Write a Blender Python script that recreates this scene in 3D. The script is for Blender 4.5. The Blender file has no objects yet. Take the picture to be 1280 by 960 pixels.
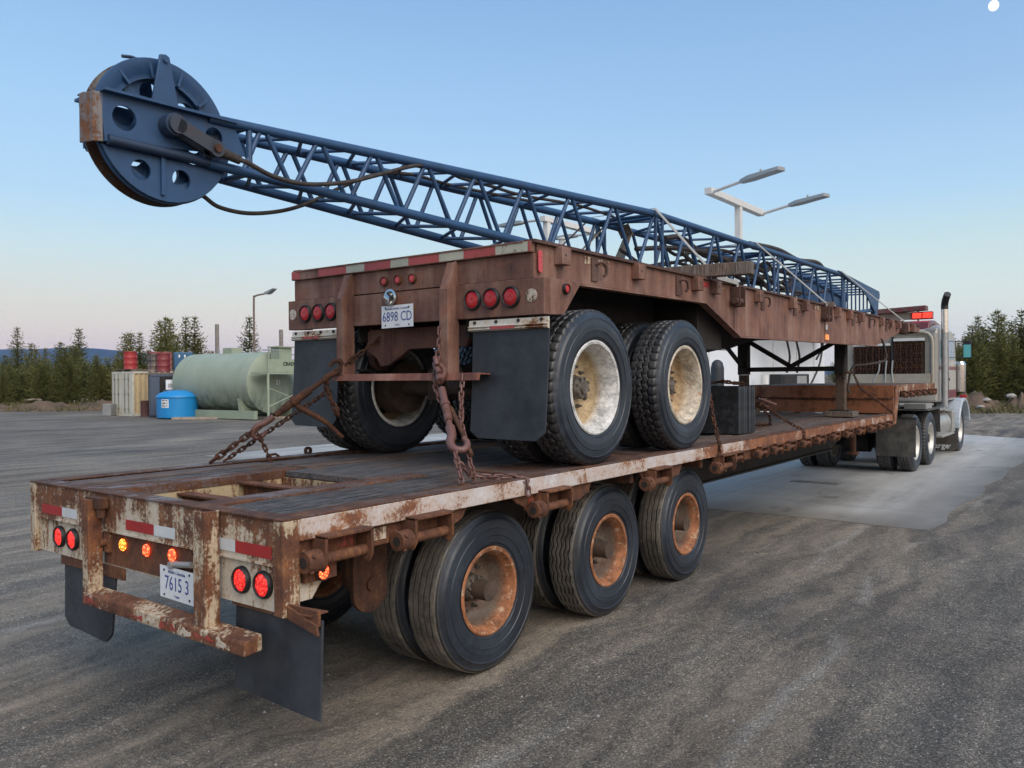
import bpy, bmesh, math, random
from mathutils import Vector, Matrix
RAD = math.radians
PI = math.pi
sc = bpy.context.scene
col = sc.collection
rnd = random.Random(7)

# ------------------------------------------------------------------ camera
cam = bpy.data.cameras.new('camera')
cam_o = bpy.data.objects.new('camera', cam)
col.objects.link(cam_o)
sc.camera = cam_o
_r = Vector((0.7977601, 0.60292187, -0.00800211))
_u = Vector((0.00132198, 0.01152213, 0.99993274))
_f = Vector((-0.60297353, 0.79771703, -0.00839484))
_m = Matrix.Identity(4)
for i in range(3):
    _m[i][0] = _r[i]; _m[i][1] = _u[i]; _m[i][2] = -_f[i]
    _m[i][3] = (2.8988, -2.2167, 1.7739)[i]
cam_o.matrix_world = _m
cam.sensor_width = 36
cam.lens = 1023.17 / 1280 * 36
cam.clip_start = 0.05
cam.clip_end = 40000

# ------------------------------------------------------------------ world
SUN_EL, SUN_AZ = RAD(46), RAD(112)          # azimuth clockwise from +Y
w = bpy.data.worlds.new('World')
sc.world = w
w.use_nodes = True
nt = w.node_tree
bg = nt.nodes['Background']
sky = nt.nodes.new('ShaderNodeTexSky')
sky.sky_type = 'NISHITA'
sky.sun_disc = False
sky.sun_elevation = RAD(3)
sky.sun_rotation = SUN_AZ
sky.ozone_density = 3
tc = nt.nodes.new('ShaderNodeTexCoord')
sep = nt.nodes.new('ShaderNodeSeparateXYZ')
nt.links.new(tc.outputs['Generated'], sep.inputs[0])


def wramp(stops, src):
    n = nt.nodes.new('ShaderNodeValToRGB')
    els = n.color_ramp.elements
    while len(els) < len(stops):
        els.new(0.5)
    for e, (p, c) in zip(els, stops):
        e.position = p
        e.color = (*c, 1)
    nt.links.new(src, n.inputs[0])
    return n.outputs[0]


def wmix(fac, a, b, mode='MIX'):
    n = nt.nodes.new('ShaderNodeMix')
    n.data_type = 'RGBA'
    n.blend_type = mode
    for sock, val in ((n.inputs[0], fac), (n.inputs[6], a), (n.inputs[7], b)):
        if hasattr(val, 'is_linked'):
            nt.links.new(val, sock)
        elif isinstance(val, (int, float)):
            sock.default_value = val
        else:
            sock.default_value = (*val, 1)
    return n.outputs[2]


# clear dusk: pink belt low on the left, cooler on the right, afterglow behind the camera
pink = wramp([(0.0, (.66, .54, .47)), (.035, (.72, .58, .49)), (.085, (.625, .60, .515)), (.145, (.49, .605, .625)), (.20, (.375, .545, .69)),
              (.30, (.300, .475, .685)), (.42, (.212, .366, .590)), (.7, (.20, .34, .56)), (1.0, (.20, .33, .54))], sep.outputs[2])
cool = wramp([(0.0, (.64, .60, .54)), (.035, (.70, .66, .59)), (.085, (.61, .665, .60)), (.145, (.48, .61, .62)), (.20, (.36, .535, .69)),
              (.30, (.265, .42, .630)), (.42, (.196, .341, .563)), (.7, (.20, .34, .56)), (1.0, (.20, .33, .54))], sep.outputs[2])
glow = wramp([(0.0, (1.1, .82, .58)), (.05, (1.4, 1.05, .72)), (.2, (1.0, .90, .80)), (.42, (.50, .60, .72)),
              (.8, (.26, .42, .66)), (1.0, (.22, .38, .62))], sep.outputs[2])


def wmath(op, a, b):
    n = nt.nodes.new('ShaderNodeMath')
    n.operation = op
    for i, v in enumerate((a, b)):
        if hasattr(v, 'is_linked'):
            nt.links.new(v, n.inputs[i])
        else:
            n.inputs[i].default_value = v
    n.use_clamp = False
    return n.outputs[0]


right = wmath('ADD', wmath('MULTIPLY', sep.outputs[0], 1.15), .98)      # -.94 at left edge .. -.15 at right
_mr = nt.nodes.new('ShaderNodeMapRange')
_mr.inputs[1].default_value = -.92
_mr.inputs[2].default_value = -.15
nt.links.new(sep.outputs[0], _mr.inputs[0])
side = wmix(_mr.outputs[0], pink, cool)
_sun = wmath('ADD', wmath('MULTIPLY', sep.outputs[0], math.sin(SUN_AZ)), wmath('MULTIPLY', sep.outputs[1], math.cos(SUN_AZ)))
_mg = nt.nodes.new('ShaderNodeMapRange')
_mg.inputs[1].default_value = .15
_mg.inputs[2].default_value = .95
nt.links.new(_sun, _mg.inputs[0])
dusk = wmix(_mg.outputs[0], side, glow)
nis = wmix(1.0, sky.outputs[0], (.30, .30, .30), 'MULTIPLY')
final = wmix(.08, dusk, nis)
nt.links.new(final, bg.inputs[0])
bg.inputs[1].default_value = 1.0

sun = bpy.data.lights.new('sun', 'SUN')
sun_o = bpy.data.objects.new('sun', sun)
col.objects.link(sun_o)
sun.energy = 2.2
sun.angle = RAD(58)
sun.color = (1, .90, .79)
_d = Vector((math.sin(SUN_AZ) * math.cos(SUN_EL), math.cos(SUN_AZ) * math.cos(SUN_EL), math.sin(SUN_EL)))
sun_o.rotation_euler = (-_d).to_track_quat('-Z', 'Y').to_euler()

sc.view_settings.view_transform = 'Standard'
sc.view_settings.look = 'None'
sc.view_settings.exposure = 0.50
sc.view_settings.gamma = 1.0
sc.view_settings.use_curve_mapping = False
sc.render.engine = 'CYCLES'
sc.cycles.use_denoising = True
sc.cycles.max_bounces = 6


# ------------------------------------------------------------------ materials
class N:
    """small node builder around one material"""
    def __init__(s, name, coord='Object'):
        s.mat = bpy.data.materials.new(name)
        s.mat.use_nodes = True
        s.t = s.mat.node_tree
        s.b = s.t.nodes['Principled BSDF']
        tcn = s.t.nodes.new('ShaderNodeTexCoord')
        if coord == 'World':
            g = s.t.nodes.new('ShaderNodeNewGeometry')
            s.co = g.outputs['Position']
        else:
            s.co = tcn.outputs[coord]

    def link(s, v, sock):
        if hasattr(v, 'is_linked'):
            s.t.links.new(v, sock)
        elif isinstance(v, (tuple, list)) and len(v) == 3 and sock.type == 'RGBA':
            sock.default_value = (*v, 1)
        else:
            sock.default_value = v

    def map(s, scale=(1, 1, 1), loc=(0, 0, 0), co=None):
        n = s.t.nodes.new('ShaderNodeMapping')
        s.link(co or s.co, n.inputs[0])
        n.inputs[1].default_value = loc
        n.inputs[3].default_value = scale
        return n.outputs[0]

    def noise(s, scale, detail=5, rough=.6, co=None, dist=0):
        n = s.t.nodes.new('ShaderNodeTexNoise')
        s.link(co or s.co, n.inputs['Vector'])
        n.inputs['Scale'].default_value = scale
        n.inputs['Detail'].default_value = detail
        n.inputs['Roughness'].default_value = rough
        n.inputs['Distortion'].default_value = dist
        return n.outputs[0]

    def voro(s, scale, co=None, feat='F1', out=0):
        n = s.t.nodes.new('ShaderNodeTexVoronoi')
        s.link(co or s.co, n.inputs['Vector'])
        n.feature = feat
        n.inputs['Scale'].default_value = scale
        return n.outputs[out]

    def math(s, op, a, b=0, c=None, clamp=False):
        n = s.t.nodes.new('ShaderNodeMath')
        n.operation = op
        n.use_clamp = clamp
        s.link(a, n.inputs[0])
        s.link(b, n.inputs[1])
        if c is not None:
            s.link(c, n.inputs[2])
        return n.outputs[0]

    def rng(s, v, a, b, c=0, d=1):
        n = s.t.nodes.new('ShaderNodeMapRange')
        s.link(v, n.inputs[0])
        for i, x in enumerate((a, b, c, d)):
            n.inputs[i + 1].default_value = x
        return n.outputs[0]

    def ramp(s, v, stops, interp='LINEAR'):
        n = s.t.nodes.new('ShaderNodeValToRGB')
        n.color_ramp.interpolation = interp
        els = n.color_ramp.elements
        while len(els) < len(stops):
            els.new(.5)
        for e, (p, c) in zip(els, stops):
            e.position = p
            e.color = (*c, 1)
        s.link(v, n.inputs[0])
        return n.outputs[0]

    def mix(s, fac, a, b, mode='MIX'):
        n = s.t.nodes.new('ShaderNodeMix')
        n.data_type = 'RGBA'
        n.blend_type = mode
        s.link(fac, n.inputs[0])
        s.link(a, n.inputs[6])
        s.link(b, n.inputs[7])
        return n.outputs[2]

    def xyz(s, co=None):
        n = s.t.nodes.new('ShaderNodeSeparateXYZ')
        s.link(co or s.co, n.inputs[0])
        return n.outputs

    def bump(s, h, strength=.3, dist=.01):
        n = s.t.nodes.new('ShaderNodeBump')
        s.link(h, n.inputs['Height'])
        n.inputs['Strength'].default_value = strength
        n.inputs['Distance'].default_value = dist
        s.t.links.new(n.outputs[0], s.b.inputs['Normal'])

    def out(s, base=None, rough=None, metal=None, spec=None):
        if base is not None:
            s.link(base, s.b.inputs['Base Color'])
        if rough is not None:
            s.link(rough, s.b.inputs['Roughness'])
        if metal is not None:
            s.link(metal, s.b.inputs['Metallic'])
        if spec is not None:
            s.link(spec, s.b.inputs['Specular IOR Level'])
        return s.mat


def rust_ramp(n, v, bright=1.0):
    k = bright
    return n.ramp(v, [(.28, (.022 * k, .010 * k, .008 * k)), (.42, (.075 * k, .029 * k, .017 * k)), (.54, (.16 * k, .062 * k, .028 * k)), (.66, (.34 * k, .145 * k, .052 * k)), (.78, (.42 * k, .21 * k, .095 * k))])


def rusty_paint(name, paint, amount=.5, streak=(11, 11, 1.3), bright=1.0, stain=(.46, .33, .19), fine=55, zr=None):
    n = N(name)
    big = n.noise(2.6, 7, .68, dist=.4)
    st = n.noise(1, 5, .62, n.map(streak))
    fi = n.noise(fine, 4, .7)
    st2 = n.noise(1, 4, .6, n.map(tuple(v * 3.2 for v in streak)))
    m = n.math('ADD', n.math('MULTIPLY', big, .46), n.math('ADD', n.math('MULTIPLY', st, .24), n.math('ADD', n.math('MULTIPLY', fi, .24), n.math('MULTIPLY', st2, .18))))
    if zr:
        z = n.xyz()[2]
        m = n.math('ADD', m, n.rng(z, zr[0], zr[1], 0, zr[2]))
    t = .565 + (.5 - amount) * .5
    mask = n.rng(m, t - .025, t + .025)
    halo = n.rng(m, t - .16, t)
    dirt = n.noise(7, 6, .6)
    pc = n.mix(n.rng(dirt, .35, .75, 0, .55), paint, tuple(c * .62 for c in paint))
    pc = n.mix(n.math('MULTIPLY', halo, .75), pc, stain)
    rc = rust_ramp(n, n.math('ADD', n.math('MULTIPLY', n.noise(8, 7, .72), .55), n.math('ADD', n.math('MULTIPLY', fi, .25), n.math('MULTIPLY', st2, .20))), bright)
    base = n.mix(mask, pc, rc)
    n.bump(n.math('ADD', n.math('MULTIPLY', mask, -.6), n.math('MULTIPLY', fi, .7)), .35, .004)
    return n.out(base, n.rng(mask, 0, 1, .48, .88))


def plain(name, c, rough=.6, metal=0.0, var=.35, scale=6, bump=.12, spec=None, dust=None, dustamt=.4):
    n = N(name)
    a = n.noise(scale, 6, .65)
    b = n.noise(scale * 9, 4, .6)
    base = n.mix(n.rng(a, .3, .72), tuple(x * (1 - var) for x in c), tuple(min(1, x * (1 + var)) for x in c))
    if dust:
        base = n.mix(n.rng(n.noise(scale * .6, 6, .7), .42, .75, 0, dustamt), base, dust)
    if bump:
        n.bump(n.math('ADD', a, n.math('MULTIPLY', b, .6)), bump, .006)
    return n.out(base, n.rng(b, .3, .7, max(0, rough - .08), min(1, rough + .08)), metal, spec)


def emit(name, c, strength, dots=True, base=None):
    n = N(name)
    n.out(base or c, .25)
    if dots:
        v = n.voro(88)
        core = n.rng(v, .12, .55, 2.1, .22)
        n.link(n.math('MULTIPLY', core, strength), n.b.inputs['Emission Strength'])
    else:
        n.b.inputs['Emission Strength'].default_value = strength
    n.b.inputs['Emission Color'].default_value = (*c, 1)
    return n.mat


def brown_steel(name, tint=(1, 1, 1), dark=.0):
    n = N(name)
    a = n.noise(3.2, 7, .66, dist=.3)
    st = n.noise(1, 5, .6, n.map((9, 9, 1.0)))
    fi = n.noise(60, 4, .7)
    v = n.math('ADD', n.math('MULTIPLY', a, .5), n.math('MULTIPLY', st, .5))
    base = n.ramp(v, [(.34, (.062, .028, .024)), (.43, (.140, .064, .045)), (.52, (.200, .102, .072)), (.64, (.290, .180, .140))])
    spots = n.rng(n.noise(14, 5, .75), .60, .68, 0, .6)
    base = n.mix(spots, base, (.075, .034, .030))
    base = n.mix(n.rng(fi, .35, .7, 0, .30), base, (.10, .045, .030))
    drip = n.rng(n.noise(1, 5, .65, n.map((26, 26, 1.1))), .57, .70, 0, .45)
    base = n.mix(drip, base, (.28, .12, .06))
    base = n.mix(n.rng(n.noise(5.5, 7, .72, n.map((1, 1, 1), (8, 2, 5))), .53, .64, 0, .55), base, (.26, .105, .06))
    dark_ = n.rng(n.noise(1, 5, .65, n.map((7, 7, 1.6), (3, 1, 0))), .55, .68, 0, .5)
    base = n.mix(dark_, base, (.075, .036, .036))
    base = n.mix(1.0, base, tint, 'MULTIPLY')
    n.bump(n.math('ADD', fi, n.math('MULTIPLY', a, 1.2)), .28, .004)
    return n.out(base, n.rng(fi, .3, .7, .62, .85))


def rubber(name, R, dust=(.17, .145, .115), amt=.75, side=(.011, .0145, .021)):
    n = N(name)
    x, y, z = n.xyz()
    r = n.math('SQRT', n.math('ADD', n.math('MULTIPLY', y, y), n.math('MULTIPLY', z, z)))
    tread = n.rng(r, R - .030, R - .008)
    groove = n.rng(r, R - .012, R - .003)
    d1 = n.noise(5, 7, .7)
    d2 = n.noise(45, 4, .7)
    blot = n.rng(n.math('ADD', n.math('MULTIPLY', d1, .7), n.math('MULTIPLY', d2, .3)), .34, .62)
    base = n.mix(n.rng(n.noise(3, 5, .6), .35, .7), side, tuple(c * 1.9 for c in side))
    sheen_smear = n.rng(n.noise(3.0, 7, .75, dist=1.2), .50, .66, 0, .5)
    base = n.mix(sheen_smear, base, (.045, .060, .085))  # worn streaks tinted blue: sky sheen put into the sidewall colour
    base = n.mix(n.rng(n.noise(26, 5, .8), .60, .72, 0, .35), base, (.13, .125, .12))
    base = n.mix(n.math('MULTIPLY', n.math('MULTIPLY', tread, blot), amt), base, dust)
    base = n.mix(n.math('MULTIPLY', n.rng(r, R - .006, R - .011), n.rng(r, R - .024, R - .018)), base, (.010, .010, .010))
    ring = n.math('SINE', n.math('MULTIPLY', r, 300))
    n.bump(n.math('ADD', n.math('MULTIPLY', n.math('MULTIPLY', ring, n.math('SUBTRACT', 1, tread)), .12), n.math('MULTIPLY', d2, .8)), .22, .004)
    return n.out(base, n.rng(d1, .3, .7, .30, .56), 0, .6)


def rim_mat(name, lip, inner, mixin=.4, x0=.015, worn=(.62, .60, .56)):
    n = N(name)
    x, y, z = n.xyz()
    r = n.math('SQRT', n.math('ADD', n.math('MULTIPLY', y, y), n.math('MULTIPLY', z, z)))
    a = n.noise(11, 7, .7)
    fi = n.noise(70, 4, .7)
    k = n.rng(n.math('ADD', n.math('MULTIPLY', a, .65), n.math('MULTIPLY', fi, .35)), .42, .6)
    f = n.rng(x, x0, x0 + .06)
    lipc = n.mix(k, lip, tuple(c * .38 for c in lip))
    lipc = n.mix(n.rng(n.noise(16, 6, .75), .56, .62, 0, .8), lipc, worn)
    innc = n.mix(n.math('MULTIPLY', k, mixin + .5), inner, (.12, .055, .028))
    base = n.mix(f, innc, lipc)
    n.bump(fi, .3, .004)
    return n.out(base, .72)


M = {}
M['white_rust'] = rusty_paint('white_rust', (.66, .63, .56), .42, zr=(.88, 1.17, .06))
M['rail_rust'] = rusty_paint('rail_rust', (.62, .63, .66), .43, streak=(3, 2.4, 5), bright=1.35, stain=(.40, .24, .13))
M['rail_rust_far'] = rusty_paint('rail_rust_far', (.55, .54, .52), .60, streak=(5, 3.0, 5), bright=1.45, stain=(.36, .22, .13))
M['rust'] = rusty_paint('rust', (.30, .24, .18), .78, bright=.85)
M['rust_dark'] = rusty_paint('rust_dark', (.16, .12, .09), .80, bright=.5)
M['corner'] = rusty_paint('corner', (.55, .50, .41), .50, streak=(20, 20, 2.2))
M['post_rust'] = rusty_paint('post_rust', (.56, .52, .44), .58, streak=(16, 16, 2))
M['well'] = rusty_paint('well', (.45, .38, .24), .50, bright=.9)
M['orange_steel'] = rusty_paint('orange_steel', (.25, .085, .042), .48, bright=1.05, stain=(.27, .10, .04))
M['brown'] = brown_steel('brown')
M['brown_dark'] = brown_steel('brown_dark', (.42, .40, .40))
M['under'] = plain('under', (.022, .018, .016), .85, var=.4)
M['axle'] = plain('axle', (.065, .042, .03), .85, var=.5, dust=(.16, .11, .075), dustamt=.6)
M['black'] = plain('black', (.012, .012, .013), .55)
M['flap'] = plain('flap', (.021, .025, .032), .5, var=.35, scale=4, dust=(.10, .105, .115), dustamt=.45)
M['flap_dirty'] = plain('flap_dirty', (.045, .043, .04), .8, var=.4, scale=7, dust=(.16, .15, .13), dustamt=.75)
M['blue'] = rusty_paint('blue', (.021, .068, .160), .22, bright=.45, stain=(.017, .040, .085), fine=40)
M['blue_dark'] = rusty_paint('blue_dark', (.018, .042, .092), .34, bright=.4, stain=(.022, .030, .05))
M['blue_plate'] = rusty_paint('blue_plate', (.021, .068, .160), .22, bright=.45, stain=(.020, .048, .105), fine=30)
M['guard'] = rusty_paint('guard', (.17, .168, .175), .38, bright=.7, stain=(.13, .10, .09))
M['chain'] = rusty_paint('chain', (.07, .042, .034), .66, bright=.50, stain=(.06, .032, .024))
M['chain_red'] = rusty_paint('chain_red', (.16, .078, .066), .40, bright=.62, stain=(.13, .06, .048))
M['rope'] = plain('rope', (.040, .031, .027), .8, var=.6, scale=30, bump=.5)
M['red_lens'] = plain('red_lens', (.42, .018, .022), .18, var=.2, bump=0)
M['pink_lens'] = plain('pink_lens', (.52, .06, .07), .3, var=.2, bump=0)
M['chrome'] = plain('chrome', (.62, .62, .60), .16, 1.0, var=.08, bump=0)
M['alu'] = plain('alu', (.50, .49, .46), .42, .75, var=.15, bump=.05)
M['tape_red'] = plain('tape_red', (.36, .022, .022), .4, var=.2, bump=.1)
M['tape_pink'] = rusty_paint('tape_pink', (.44, .075, .075), .38, bright=.7, stain=(.35, .07, .06))
M['tape_white'] = plain('tape_white', (.58, .60, .60), .38, var=.14, bump=.1)
M['tape_cream'] = rusty_paint('tape_cream', (.47, .47, .38), .36, bright=.7, stain=(.40, .38, .29))
M['tape_worn_red'] = rusty_paint('tape_worn_red', (.38, .04, .035), .52, bright=.8, stain=(.30, .06, .04))
M['tape_worn_white'] = rusty_paint('tape_worn_white', (.62, .60, .56), .52, bright=.8)
M['plate'] = plain('plate', (.70, .72, .74), .4, var=.07, bump=.05, dust=(.45, .45, .43), dustamt=.3)
M['plate_blue'] = plain('plate_blue', (.03, .06, .24), .5, var=.1, bump=0)
M['led_red'] = emit('led_red', (1.0, .03, .022), 1.35, base=(.5, .02, .02))
M['led_hot'] = emit('led_hot', (1.0, .10, .03), 3.2, base=(.5, .03, .02))
M['led_amber'] = emit('led_amber', (1.0, .26, .03), 3.0, base=(.5, .1, .02))
M['sign_led'] = emit('sign_led', (1.0, .06, .03), 1.6, base=(.45, .02, .02))
M['timber'] = None
M['galv'] = plain('galv', (.36, .36, .35), .5, .4, var=.15)
M['strap'] = plain('strap', (.30, .29, .27), .8, var=.2, scale=20)
M['strap_brown'] = plain('strap_brown', (.20, .165, .12), .9, var=.3, scale=12)
M['light_pole'] = plain('light_pole', (.62, .61, .58), .5, var=.08, bump=0)
M['lamp_grey'] = plain('lamp_grey', (.30, .32, .33), .5, var=.1, bump=0)


def wood(name, cols, sc3=(26, .9, 26), k=1.0):
    n = N(name)
    g = n.noise(1, 7, .66, n.map(sc3))
    b = n.noise(2.1, 6, .7, dist=.5)
    f = n.noise(1, 4, .7, n.map(tuple(x * 3 for x in sc3)))
    base = n.ramp(n.math('ADD', n.math('MULTIPLY', g, .6), n.math('MULTIPLY', f, .4)), cols)
    base = n.mix(n.rng(b, .44, .60, 0, .72), base, (.12 * k, .072 * k, .050 * k))
    gr = n.noise(1, 3, .6, n.map(tuple(x * 7 for x in sc3)))
    base = n.mix(n.rng(gr, .54, .70, 0, .6), base, (.26 * k, .235 * k, .215 * k))
    base = n.mix(n.rng(gr, .46, .34, 0, .8), base, (.010, .009, .009))
    base = n.mix(n.rng(n.noise(9, 6, .75), .58, .66, 0, .55), base, (.015, .014, .014))
    n.bump(n.math('ADD', g, f), .55, .012)
    return n.out(base, .78)


M['deck'] = wood('deck', [(.32, (.010, .010, .012)), (.44, (.040, .041, .046)), (.55, (.088, .089, .096)), (.68, (.21, .208, .21))])
M['deck_brown'] = wood('deck_brown', [(.32, (.022, .015, .013)), (.44, (.075, .047, .037)), (.56, (.15, .105, .088)), (.68, (.27, .23, .20))])
M['timber'] = wood('timber', [(.3, (.05, .042, .035)), (.5, (.13, .105, .085)), (.7, (.22, .185, .15))], (22, 22, 1.2), 1.3)
M['deck_steel'] = rusty_paint('deck_steel', (.15, .125, .12), .55, streak=(6, 1.2, 6), bright=.62, stain=(.11, .065, .05))

M['tyre_low'] = rubber('tyre_low', .488, dust=(.22, .19, .15), amt=.95)
M['tyre_up'] = rubber('tyre_up', .537, dust=(.10, .092, .08), amt=.55)
M['tyre_truck'] = rubber('tyre_truck', .52, dust=(.15, .14, .12), amt=.65)
M['rim_orange'] = rim_mat('rim_orange', (.40, .155, .065), (.19, .155, .125), worn=(.50, .36, .24))
M['rim_cream'] = rim_mat('rim_cream', (.74, .73, .70), (.50, .39, .23), .1, -.045)
M['rim_cream_rusty'] = rim_mat('rim_cream_rusty', (.66, .58, .46), (.48, .35, .20), .35, -.04, (.36, .17, .07))
M['rim_alu'] = plain('rim_alu', (.55, .53, .48), .4, .5, var=.2)
M['hub'] = plain('hub', (.10, .085, .07), .7, var=.5, scale=18, bump=.3, dust=(.22, .19, .16), dustamt=.5)


# ------------------------------------------------------------------ mesh helpers
ORG = {}


class MB:
    def __init__(s):
        s.v = []; s.f = []; s.mi = []; s.sm = []

    def add(s, vs, fs, mi=0, sm=False):
        o = len(s.v)
        s.v += [tuple(v) for v in vs]
        for f in fs:
            s.f.append(tuple(i + o for i in f)); s.mi.append(mi); s.sm.append(sm)
        return s

    def box(s, x0, x1, y0, y1, z0, z1, mi=0):
        vs = [(x, y, z) for x in (x0, x1) for y in (y0, y1) for z in (z0, z1)]
        return s.add(vs, [(0, 1, 3, 2), (4, 6, 7, 5), (0, 4, 5, 1), (2, 3, 7, 6), (0, 2, 6, 4), (1, 5, 7, 3)], mi)

    def obox(s, c, ax, ay, hx, hy, z0, z1, mi=0):
        """box with horizontal axes ax, ay (2-D) round centre c"""
        vs = []
        for a in (-hx, hx):
            for b in (-hy, hy):
                for z in (z0, z1):
                    vs.append((c[0] + ax[0] * a + ay[0] * b, c[1] + ax[1] * a + ay[1] * b, z))
        return s.add(vs, [(0, 1, 3, 2), (4, 6, 7, 5), (0, 4, 5, 1), (2, 3, 7, 6), (0, 2, 6, 4), (1, 5, 7, 3)], mi)

    def prism(s, pts, axis, a0, a1, mi=0):
        n = len(pts)
        def P(p, a):
            return (a, p[0], p[1]) if axis == 'X' else (p[0], a, p[1]) if axis == 'Y' else (p[0], p[1], a)
        vs = [P(p, a0) for p in pts] + [P(p, a1) for p in pts]
        fs = [tuple(range(n)), tuple(range(2 * n - 1, n - 1, -1))]
        fs += [(i, i + n, (i + 1) % n + n, (i + 1) % n) for i in range(n)]
        return s.add(vs, fs, mi)

    def cyl(s, p0, p1, r0, r1=None, n=16, mi=0, caps=True, sm=True):
        r1 = r0 if r1 is None else r1
        p0 = Vector(p0); p1 = Vector(p1)
        d = (p1 - p0).normalized()
        a = d.orthogonal().normalized(); b = d.cross(a)
        vs = []
        for p, r in ((p0, r0), (p1, r1)):
            for i in range(n):
                t = 2 * PI * i / n
                vs.append(p + a * (r * math.cos(t)) + b * (r * math.sin(t)))
        s.add(vs, [(i, (i + 1) % n, (i + 1) % n + n, i + n) for i in range(n)], mi, sm)
        if caps:
            s.add(vs[:n], [tuple(range(n - 1, -1, -1))], mi)
            s.add(vs[n:], [tuple(range(n))], mi)
        return s

    def bar(s, p0, p1, wd, ht, mi=0, up=(0, 0, 1)):
        p0 = Vector(p0); p1 = Vector(p1)
        d = (p1 - p0).normalized()
        a = d.cross(Vector(up))
        if a.length < 1e-4:
            a = d.orthogonal()
        a.normalize(); b = a.cross(d)
        vs = [p + a * (i * wd / 2) + b * (j * ht / 2) for p in (p0, p1) for i in (-1, 1) for j in (-1, 1)]
        return s.add(vs, [(0, 1, 3, 2), (4, 6, 7, 5), (0, 4, 5, 1), (2, 3, 7, 6), (0, 2, 6, 4), (1, 5, 7, 3)], mi)

    def tube(s, path, r, n=8, mi=0, closed=False, caps=True):
        P = [Vector(p) for p in path]
        k = len(P)
        vs = []
        prev = None
        for i in range(k):
            if closed:
                d = P[(i + 1) % k] - P[i - 1]
            else:
                d = P[min(i + 1, k - 1)] - P[max(i - 1, 0)]
            d.normalize()
            if prev is None:
                a = d.orthogonal().normalized()
            else:
                a = prev - d * prev.dot(d)
                a.normalize()
            prev = a
            b = d.cross(a)
            rr = r(i / (k - 1)) if callable(r) else r
            for j in range(n):
                t = 2 * PI * j / n
                vs.append(P[i] + a * (rr * math.cos(t)) + b * (rr * math.sin(t)))
        fs = []
        for i in range(k if closed else k - 1):
            i2 = (i + 1) % k
            for j in range(n):
                fs.append((i * n + j, i * n + (j + 1) % n, i2 * n + (j + 1) % n, i2 * n + j))
        s.add(vs, fs, mi, True)
        if caps and not closed:
            s.add(vs[:n], [tuple(range(n - 1, -1, -1))], mi)
            s.add(vs[-n:], [tuple(range(n))], mi)
        return s

    def lathe(s, prof, n=64, c=(0, 0, 0), axis='X', closed=False, fn=None, mi=0, sm=True):
        """prof: list of (a, r[, material]); fn(i, theta, a, r) may bend it"""
        k = len(prof)
        vs = []
        for j in range(n):
            t = 2 * PI * j / n
            for i, p in enumerate(prof):
                a, r = p[0], p[1]
                if fn:
                    a, r = fn(i, j, t, a, r)
                if axis == 'X':
                    vs.append((c[0] + a, c[1] + r * math.cos(t), c[2] + r * math.sin(t)))
                elif axis == 'Y':
                    vs.append((c[0] + r * math.cos(t), c[1] + a, c[2] - r * math.sin(t)))
                else:
                    vs.append((c[0] + r * math.cos(t), c[1] + r * math.sin(t), c[2] + a))
        o = len(s.v)
        s.v += vs
        for j in range(n):
            j2 = (j + 1) % n
            for i in range(k if closed else k - 1):
                i2 = (i + 1) % k
                s.f.append((o + j * k + i, o + j * k + i2, o + j2 * k + i2, o + j2 * k + i))
                s.mi.append(prof[i][2] if len(prof[i]) > 2 else mi)
                s.sm.append(sm)
        return s

    def mesh(s, name, off=(0, 0, 0)):
        me = bpy.data.meshes.new(name)
        me.from_pydata([(v[0] - off[0], v[1] - off[1], v[2] - off[2]) for v in s.v], [], s.f)
        me.polygons.foreach_set('material_index', s.mi)
        me.polygons.foreach_set('use_smooth', s.sm)
        bm = bmesh.new()
        bm.from_mesh(me)
        bmesh.ops.recalc_face_normals(bm, faces=bm.faces)
        bm.to_mesh(me)
        bm.free()
        if any(s.sm):
            me.set_sharp_from_angle(angle=RAD(42))
        return me

    def build(s, name, mats, parent=None, origin=None, bevel=0, loc=None):
        """link as one mesh object; vertices are in world coordinates"""
        if origin is None:
            if parent is not None:
                origin = ORG[parent.name]
            else:
                xs = [v[0] for v in s.v]; ys = [v[1] for v in s.v]; zs = [v[2] for v in s.v]
                origin = ((min(xs) + max(xs)) / 2, (min(ys) + max(ys)) / 2, min(zs))
        me = s.mesh(name, origin)
        if not isinstance(mats, (list, tuple)):
            mats = [mats]
        for m in mats:
            me.materials.append(M[m] if isinstance(m, str) else m)
        return link(name, me, parent, origin, bevel)


def link(name, me, parent, origin, bevel=0):
    o = bpy.data.objects.new(name, me)
    col.objects.link(o)
    ORG[o.name] = tuple(origin)
    if parent is not None:
        o.parent = parent
        po = ORG[parent.name]
        o.location = tuple(origin[i] - po[i] for i in range(3))
    else:
        o.location = origin
    if bevel:
        b = o.modifiers.new('bevel', 'BEVEL')
        b.width = bevel
        b.segments = 2
        b.limit_method = 'ANGLE'
        b.angle_limit = RAD(50)
    return o


def thing(name, label, cat, loc, group=None):
    o = bpy.data.objects.new(name, None)
    col.objects.link(o)
    o.location = loc
    o.empty_display_size = .2
    ORG[o.name] = tuple(loc)
    return tag(o, label, cat, group)


def tag(o, label=None, cat=None, group=None, kind=None):
    if label: o['label'] = label
    if cat: o['category'] = cat
    if group: o['group'] = group
    if kind: o['kind'] = kind
    return o


def copy_tree(src, parent=None, loc=None, rz=None, scale=None):
    c = src.copy()
    col.objects.link(c)
    c.parent = parent
    if loc is not None: c.location = loc
    if rz is not None: c.rotation_euler.z = rz
    if scale is not None: c.scale = scale
    for ch in [k for k in src.children]:
        copy_tree(ch, c)
    return c


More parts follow.
